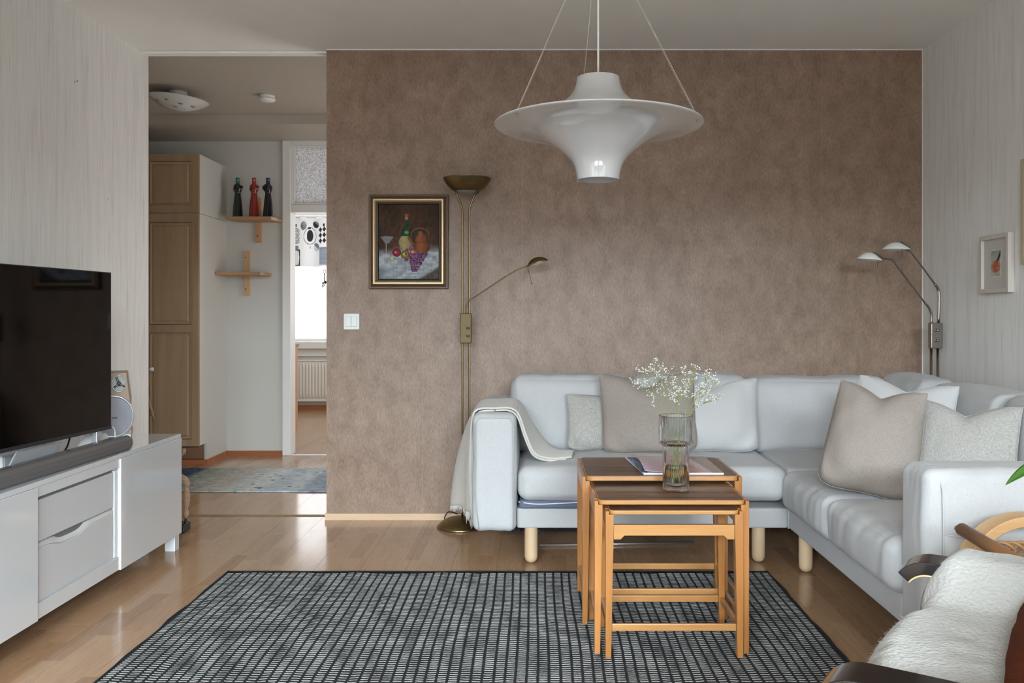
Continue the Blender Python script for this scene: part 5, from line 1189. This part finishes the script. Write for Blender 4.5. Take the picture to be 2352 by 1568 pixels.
# ================================================================= HALL
# wardrobe
WFY, WX0, WX1 = 6.037, -3.2, -2.40
wr = thing('wardrobe', 'tall oak-coloured panel door wardrobe with a white side in the hall', 'wardrobe', (-2.8, 6.3, 0))
mk('side_panel', join(box(WX1-0.018, WX1, WFY+0.02, HB-0.001, 0.155, 1.808), box(WX1-0.018, WX1, WFY+0.145, HB-0.001, 0.0, 0.155)), HWALL, wr, False)
mk('side_panel', box(WX1-0.018, WX1, WFY+0.02, HB-0.001, 1.811, 2.232), HWALL, wr, False)
mk('carcass', box(WX0, WX1-0.0185, WFY+0.022, HB-0.001, 0.156, 2.230), HWALL, wr, False)
mk('plinth', box(WX0, WX1-0.019, WFY+0.145, WFY+0.16, 0.04, 0.1555), wood('plinth_foil', S(120, 88, 66), S(140, 106, 82), 0, 0.5), wr, False)
def panel_door(x0, x1, z0, z1, panels):
    dm = mk('door', box(x0, x1, WFY, WFY+0.019, z0, z1), WARD, wr, False, 0.002)
    for a, b in panels:
        w0, w1 = x0+0.052, x1-0.052
        def rf(ins, dp): return [(w0+ins, WFY-dp, a+ins), (w1-ins, WFY-dp, a+ins), (w1-ins, WFY-dp, b-ins), (w0+ins, WFY-dp, b-ins)]
        pr_ = [(0, 0.0002), (0.003, 0.006), (0.009, 0.004), (0.014, 0.001), (0.020, 0.0012), (0.028, 0.0055)]
        V = sum([rf(*q) for q in pr_], []); n = len(pr_)
        mk('raised_panel', (V, [(i*4+k, i*4+(k+1) % 4, (i+1)*4+(k+1) % 4, (i+1)*4+k) for i in range(n-1) for k in range(4)]+[tuple((n-1)*4+k for k in range(4))]), WARD, dm, False)
        mk('groove', join(*[box(*q) for q in ((w0-0.0015, w1+0.0015, WFY-0.0006, WFY-0.0001, a-0.003, a), (w0-0.0015, w1+0.0015, WFY-0.0006, WFY-0.0001, b, b+0.003), (w0-0.003, w0, WFY-0.0006, WFY-0.0001, a, b), (w1, w1+0.003, WFY-0.0006, WFY-0.0001, a, b))]), WARDD, dm, False)
for x0, x1 in ((WX0, -2.8015), (-2.7985, WX1)):
    panel_door(x0, x1, 1.814, 2.231, [(1.87, 2.175)])
    panel_door(x0, x1, 0.152, 1.806, [(1.02, 1.742), (0.206, 0.958)])
struct('baseboard_wardrobe', join(box(WX0, WX1, WFY+0.133, WFY+0.1445, 0, 0.036), box(WX1+0.0003, WX1+0.012, WFY+0.133, HB-0.013, 0, 0.036)), ORANGEWOOD)
kn = thing('hanging_stick', 'turned wooden stick with a ring hung beside a pale knob on the wardrobe', 'ornament', (-2.75, WFY-0.03, 0.7))
sW = F/(WFY-0.03)
def wp(px, py, y=WFY-0.03): return Vector(((px-CX)/sW, y, CH-(py-CY)/sW))
mk('knob', ico(wp(347, 848, WFY-0.02), 0.0165, 2), PLAST, kn)
mk('string', tube([wp(346, 856), wp(338, 900), wp(341, 918)], 0.002, 6), SHELFW, kn)
mk('stick', tube([wp(338, 905), wp(344, 928), wp(349, 945), wp(355, 967)], [0.006, 0.008, 0.010, 0.004], 10), BONE, kn)
mk('ring', tube([wp(345, 951), wp(355, 945)], 0.009, 12), BONE, kn)
# cross shelves
def cross(label, xs, y0, zb, bx_, bz_, cut, left_wall):
    t = thing('wall_shelf', label, 'shelf', ((xs[0]+xs[1])/2, y0+0.1, zb), 'two reclaimed wood cross shelves in the hall')
    poly = [(xs[0], y0), (xs[1], y0), (xs[1]+cut, HB-0.021), (xs[0]+(cut if not left_wall else 0.0), HB-0.021)]
    mk('shelf_board', prism(poly, zb, zb+0.024), SHELFW, t, False, 0.002)
    b_ = mk('upright', box(bx_[0], bx_[1], HB-0.020, HB-0.0005, bz_[0], bz_[1]), wood('upright_pine', S(176, 138, 100), S(204, 166, 128), 2, 0.6, 8), t, False, 0.002)
    for zz in (bz_[0]+0.05, bz_[1]-0.05):
        mk('screw_hole', tube([((bx_[0]+bx_[1])/2-0.006, HB-0.0205, zz), ((bx_[0]+bx_[1])/2-0.006, HB-0.0212, zz)], 0.005, 10), BLACK, b_)
    return t
cross('upper reclaimed wood cross shelf holding three bottles', (-2.322, -1.985), 6.355, 1.800, (-2.172, -2.122), (1.645, 1.985), 0.018, False)
cross('lower empty reclaimed wood cross shelf near the wardrobe', (-2.395, -2.060), 6.335, 1.384, (-2.262, -2.216), (1.236, 1.580), 0.014, True)
# hand-shaped bottles
def bottle(x, cb, cn, label, sgn):
    y, z = 6.43, 1.8245
    M1 = glass('b', cb) if False else mat('bottle_glass_%s' % label.split()[0], cb, 0.12, coat=0.3); M2 = mat('bottle_neck_%s' % label.split()[0], cn, 0.2, coat=0.3)
    t = thing('bottle', label, 'bottle', (x, y, z), 'hand-shaped bottles on the upper shelf')
    body = [(0.001, 0), (0.036, 0.0), (0.037, 0.006), (0.034, 0.06), (0.029, 0.12), (0.0235, 0.165), (0.0215, 0.185), (0.028, 0.20), (0.032, 0.218), (0.030, 0.235), (0.020, 0.248), (0.016, 0.252)]
    pb = smoothpath([(a, 0, b) for a, b in body], 3)
    mk('body', lathe([(max(0.001, q.x), max(0, q.z)) for q in pb], (x, y, z+0.0005), 36), M1, t)
    mk('thumb', tube(smoothpath([(x+sgn*0.020, y-0.01, z+0.205), (x+sgn*0.032, y-0.008, z+0.222), (x+sgn*0.031, y-0.006, z+0.240)], 4), [0.010]*4+[0.009]*4+[0.007], 12), M1, t)
    for k in range(4):
        mk('finger', tube([(x-sgn*0.026+sgn*k*0.003, y-0.018-0.002*k, z+0.207+k*0.011), (x+sgn*0.004, y-0.032, z+0.209+k*0.011), (x+sgn*0.020, y-0.022, z+0.212+k*0.010)], [0.0055, 0.0062, 0.0045], 10), M1, t)
    mk('neck', lathe([(0.0165, 0.248), (0.0155, 0.262), (0.0145, 0.285), (0.0155, 0.287), (0.0155, 0.298), (0.012, 0.300), (0.001, 0.300)], (x, y, z), 28), M2, t)
    return t
bottle(-2.262, S(18, 26, 26), S(20, 96, 92), 'dark green glass bottle shaped like a hand and forearm', 1)
bottle(-2.138, S(132, 36, 28), S(150, 56, 52), 'red glass bottle shaped like a hand and forearm', 1)
bottle(-2.032, S(16, 16, 26), S(30, 26, 84), 'dark blue glass bottle shaped like a hand and forearm', -1)
# hall ceiling light
hc = (-2.27, 5.38, H)
hl = thing('ceiling_light', 'white glass dish ceiling light with heart decorations in the hall', 'ceiling light', (hc[0], hc[1], H-0.12))
mk('mount', lathe([(0.001, -0.001), (0.055, -0.001), (0.055, -0.05), (0.001, -0.05)], hc, 36), PLAST, hl)
HM = Matrix.Translation((hc[0], hc[1], H-0.060)) @ Matrix.Rotation(R(5), 4, 'Y')
mk('glass_dish', sheet(lambda u, v: HM @ Vector((0.185*v*math.cos(u*2*PI), 0.185*v*math.sin(u*2*PI), -0.072*(1-v**2)+0.010)), 60, 14), mat('milk_glass', S(200, 200, 198), 0.2, coat=0.6), hl)
mk('upper_glass', sheet(lambda u, v: HM @ Vector((0.185*v*math.cos(u*2*PI), 0.185*v*math.sin(u*2*PI), 0.026*(1-v**2)+0.010)), 60, 8), mat('milk_glass_top', S(190, 190, 188), 0.4), hl)
for (a, r_) in ((-60, 0.12), (-95, 0.14), (-130, 0.13), (-20, 0.12), (-75, 0.08)):
    zz = -0.072*(1-(r_/0.185)**2)+0.006
    mk('heart', tube([HM @ Vector((r_*math.cos(R(a))+0.011*q[0], r_*math.sin(R(a))+0.011*q[1], zz)) for q in [(0, -1), (0.9, 0), (0.9, .6), (0.45, .8), (0, .4), (-.45, .8), (-.9, .6), (-.9, 0), (0, -1)]], 0.0022, 6), CHROME, hl)
sd = thing('smoke_detector', 'round white smoke detector on the hall ceiling', 'smoke detector', (-1.73, 5.46, H-0.04))
mk('base_ring', lathe([(0.001, -0.0005), (0.046, -0.0005), (0.046, -0.016), (0.001, -0.016)], (-1.73, 5.46, H), 36), PLAST, sd)
mk('cover', lathe([(0.043, -0.0165), (0.043, -0.022), (0.050, -0.024), (0.049, -0.034), (0.038, -0.041), (0.001, -0.043)], (-1.73, 5.46, H), 36), PLAST, sd)
# hall rag rug
def ragcol(U, V):
    d_ = U+0.02*(vnoise(U, V, 6, 8, 31)-0.5); n = vnoise(U, V, 60, 40, 32); m_ = vnoise(U, V, 150, 22, 33)
    st = np.array([(60, 70, 92), (134, 140, 130), (156, 156, 148), (172, 168, 160), (176, 180, 178), (188, 190, 188), (168, 176, 182), (176, 182, 186), (146, 156, 168)], float)
    k = np.clip((d_-0.17)/0.46*8, 0, 7.999); i = k.astype(int); f_ = (k-i)[:, None]; f_ = np.clip((f_-0.5)*2.2+0.5, 0, 1)
    c = st[i]*(1-f_)+st[i+1]*f_+((n-0.5)*26)[:, None]+((m_-0.5)*20)[:, None]
    fleck = (vnoise(U, V, 50, 22, 34) > 0.88)[:, None]
    return np.where(fleck, c*0.0+np.array([92, 118, 138]), c)
hr = paint_grid('hall_rug', lambda u, v: (-2.75+u*2.15, 5.98-v*0.78, 0.009+0.0012*math.sin(v*150)), 200, 110, ragcol, HRUGM); solid(hr, 0.007, 1)
tag(hr, 'blue and grey striped rag rug across the hall floor', 'rug')

# ================================================================= KITCHEN beyond the door
cbn = thing('kitchen_cabinet', 'orange-brown kitchen base cabinet seen end-on through the doorway', 'cabinet', (-2.4, 6.8, 0))
KO = wood('kitchen_beech', S(186, 126, 84), S(204, 146, 102), 2, 0.45, 10)
kv = [(6.68, 0.0005), (6.875, 0.0005), (6.875, 0.14), (6.94, 0.14), (6.94, 0.828), (6.68, 0.828)]
n = len(kv); v = [(-2.75, a, b) for a, b in kv]+[(-1.952, a, b) for a, b in kv]
mk('cabinet_body', (v, [tuple(reversed(range(n))), tuple(range(n, 2*n))]+[(i, (i+1) % n, n+(i+1) % n, n+i) for i in range(n)]), KO, cbn, False)
mk('worktop', box(-2.76, -1.942, 6.68, 6.955, 0.829, 0.852), wood('worktop_brown', S(140, 100, 74), S(160, 118, 90), 1, 0.4), cbn, False, 0.003)
mk('cabinet_door', box(-2.745, -2.355, 6.9405, 6.955, 0.145, 0.822), KO, cbn, False, 0.002); mk('cabinet_door', box(-2.35, -1.955, 6.9405, 6.955, 0.145, 0.822), KO, cbn, False, 0.002)
ra = thing('radiator', 'cream ribbed panel radiator below the kitchen window', 'radiator', (-2.3, KB-0.07, 0.1))
RAD = mat('cream_enamel', S(226, 222, 212), 0.4)
rx0, rx1 = -2.98, -1.55
mk('panel', box(rx0, rx1, KB-0.075, KB-0.045, 0.105, 0.555), RAD, ra, False, 0.006)
mk('top_grille', box(rx0, rx1, KB-0.085, KB-0.02, 0.556, 0.575), RAD, ra, False, 0.004)
mk('bottom_lip', box(rx0, rx1, KB-0.082, KB-0.0755, 0.100, 0.125), RAD, ra, False, 0.002)
k = 0; x = rx0+0.03
while x < rx1-0.02:
    mk('rib', soft(x, x+0.022, KB-0.084, KB-0.0755, 0.135, 0.53, 0.004, n=4), RAD, ra); x += 0.036
mk('bracket', join(box(rx0+0.1, rx0+0.13, KB-0.045, KB-0.001, 0.2, 0.45), box(rx1-0.13, rx1-0.1, KB-0.045, KB-0.001, 0.2, 0.45)), RAD, ra, False)
# printed valance curtain
def curtain(U, V):
    P = (U*4.0) % 1.0; X = P*637+225; Y = V*880+150
    c = np.zeros((len(X), 3))+np.array([226, 226, 226])
    def b(m, col):
        nonlocal c
        m = np.clip(m, 0, 1)[:, None]; c = c*(1-m)+np.array(col)[None, :]*m
    def d(cx, cy, rx, ry): return np.hypot((X-cx)/rx, (Y-cy)/ry)
    dk = (44, 44, 46); gr = (112, 118, 126)
    e1 = d(325, 485, 120, 150); b((e1 < 1)*((e1*6.0) % 1 < 0.48)*(X < 385)*1.0, dk); b((np.abs(X-325) < 10)*(Y > 275)*(Y < 330), dk)
    b((d(462, 290, 52, 82) < 1)*((np.sin(X*0.28)*np.sin(Y*0.28)) < 0.35), dk)
    e2 = d(572, 485, 108, 152); b((e2 < 1)*(e2 > 0.93)*1.0, dk); b((d(570, 485, 55, 105) < 1)*(X > 518)*1.0, dk); b((np.abs(X-558) < 24)*(Y > 330)*(Y < 362)*1.0, dk)
    b((d(675, 275, 55, 62) < 1)*(Y-275 > (X-675)*0.7-20)*1.0, dk); b((d(675, 275, 55, 62) < 1)*(Y-275 <= (X-675)*0.7-20)*1.0, gr)
    dm = (np.abs(((X-725) % 66)-33)/33+np.abs(((Y-315) % 100)-50)/50); b((X > 727)*(Y > 318)*(Y < 612)*(dm < 0.98), dk); b((np.abs(X-818) < 16)*(Y > 262)*(Y < 320), dk)
    b((d(680, 680, 55, 75) < 1)*(Y > 606)*(Y-640 < (X-640)*0.9)*1.0, gr); b((d(690, 690, 55, 62) < 1)*(Y-640 >= (X-640)*0.9)*1.0, (186, 190, 194))
    j = (X < 400)*(Y > 715)*(Y < 1015); b(j*(X > 380-((Y-870)/150.0)**2*20)*1.0, dk); b(j*(Y > 1000)*1.0, dk); b(j*((X % 22) < 2.5)*(X < 380), gr); b((np.abs(X-330) < 36)*(Y > 660)*(Y < 752), gr); b(j*(Y < 725)*1.0, gr)
    b((X > 735)*(Y > 680)*(Y < 1000)*1.0, (128, 134, 148)); b((X > 735)*(Y > 680)*(Y < 1000)*((Y % 26) < 5)*1.0, (170, 176, 186)); b((np.abs(X-572) < 5)*(Y > 668)*(Y < 710), gr)
    return c
kc = paint_grid('valance_curtain', lambda u, v: (-2.78-0.41*1+u*1.64, KB-0.16+0.012*math.sin(u*1.64/0.41*2*PI*2), 2.185-0.008*math.sin(u*60)*(1-v)-v*0.555), 480, 150, curtain, CURT)
tag(kc, 'white kitchen valance printed with black and grey fruit shapes', 'curtain')
crod = mk('curtain_rail', tube([(-3.2, KB-0.16, 2.19), (-1.5, KB-0.16, 2.19)], 0.008, 10), WHITE); tag(crod, 'white rail carrying the kitchen valance', 'curtain rail')
# dark hanging ornament in front of the kitchen window
ho = thing('window_ornament', 'dark metal chain ornament dangling in front of the kitchen window', 'ornament', (-2.38, KB-0.2, 1.5))
sK = F/(KB-0.2)
def kp(px, py): return Vector(((px-CX)/sK, KB-0.2, CH-(py-CY)/sK))
IR = mat('dark_iron', S(40, 40, 58), 0.5, 0.4)
mk('hook_loop', tube([kp(745+3*math.sin(a), 623+4.5*math.cos(a)) for a in [2*PI*i/12 for i in range(13)]], 0.004, 6), IR, ho)
mk('chain', tube([kp(745, 628), kp(745.5, 634), kp(744.5, 640), kp(745, 645)], 0.006, 6), IR, ho)
mk('figures', join(ico(kp(747, 648), (0.016, 0.006, 0.02), 2), ico(kp(742, 650), (0.010, 0.006, 0.018), 2), tube([kp(743, 652), kp(739.5, 659)], 0.006, 6), tube([kp(746, 652), kp(743, 659)], 0.005, 6)), IR, ho)
# globe lamp in the kitchen
gl_ = thing('globe_lamp', 'white globe pendant just visible at the top of the kitchen doorway', 'pendant lamp', (-1.87, 8.2, 1.95))
gc = (-1.95, 8.2, 2.118)
mk('globe', ico(gc, 0.095, 3), OPAL, gl_); mk('cord', tube([(gc[0], gc[1], gc[2]+0.09), (gc[0], gc[1], H)], 0.004, 8), PLAST, gl_)
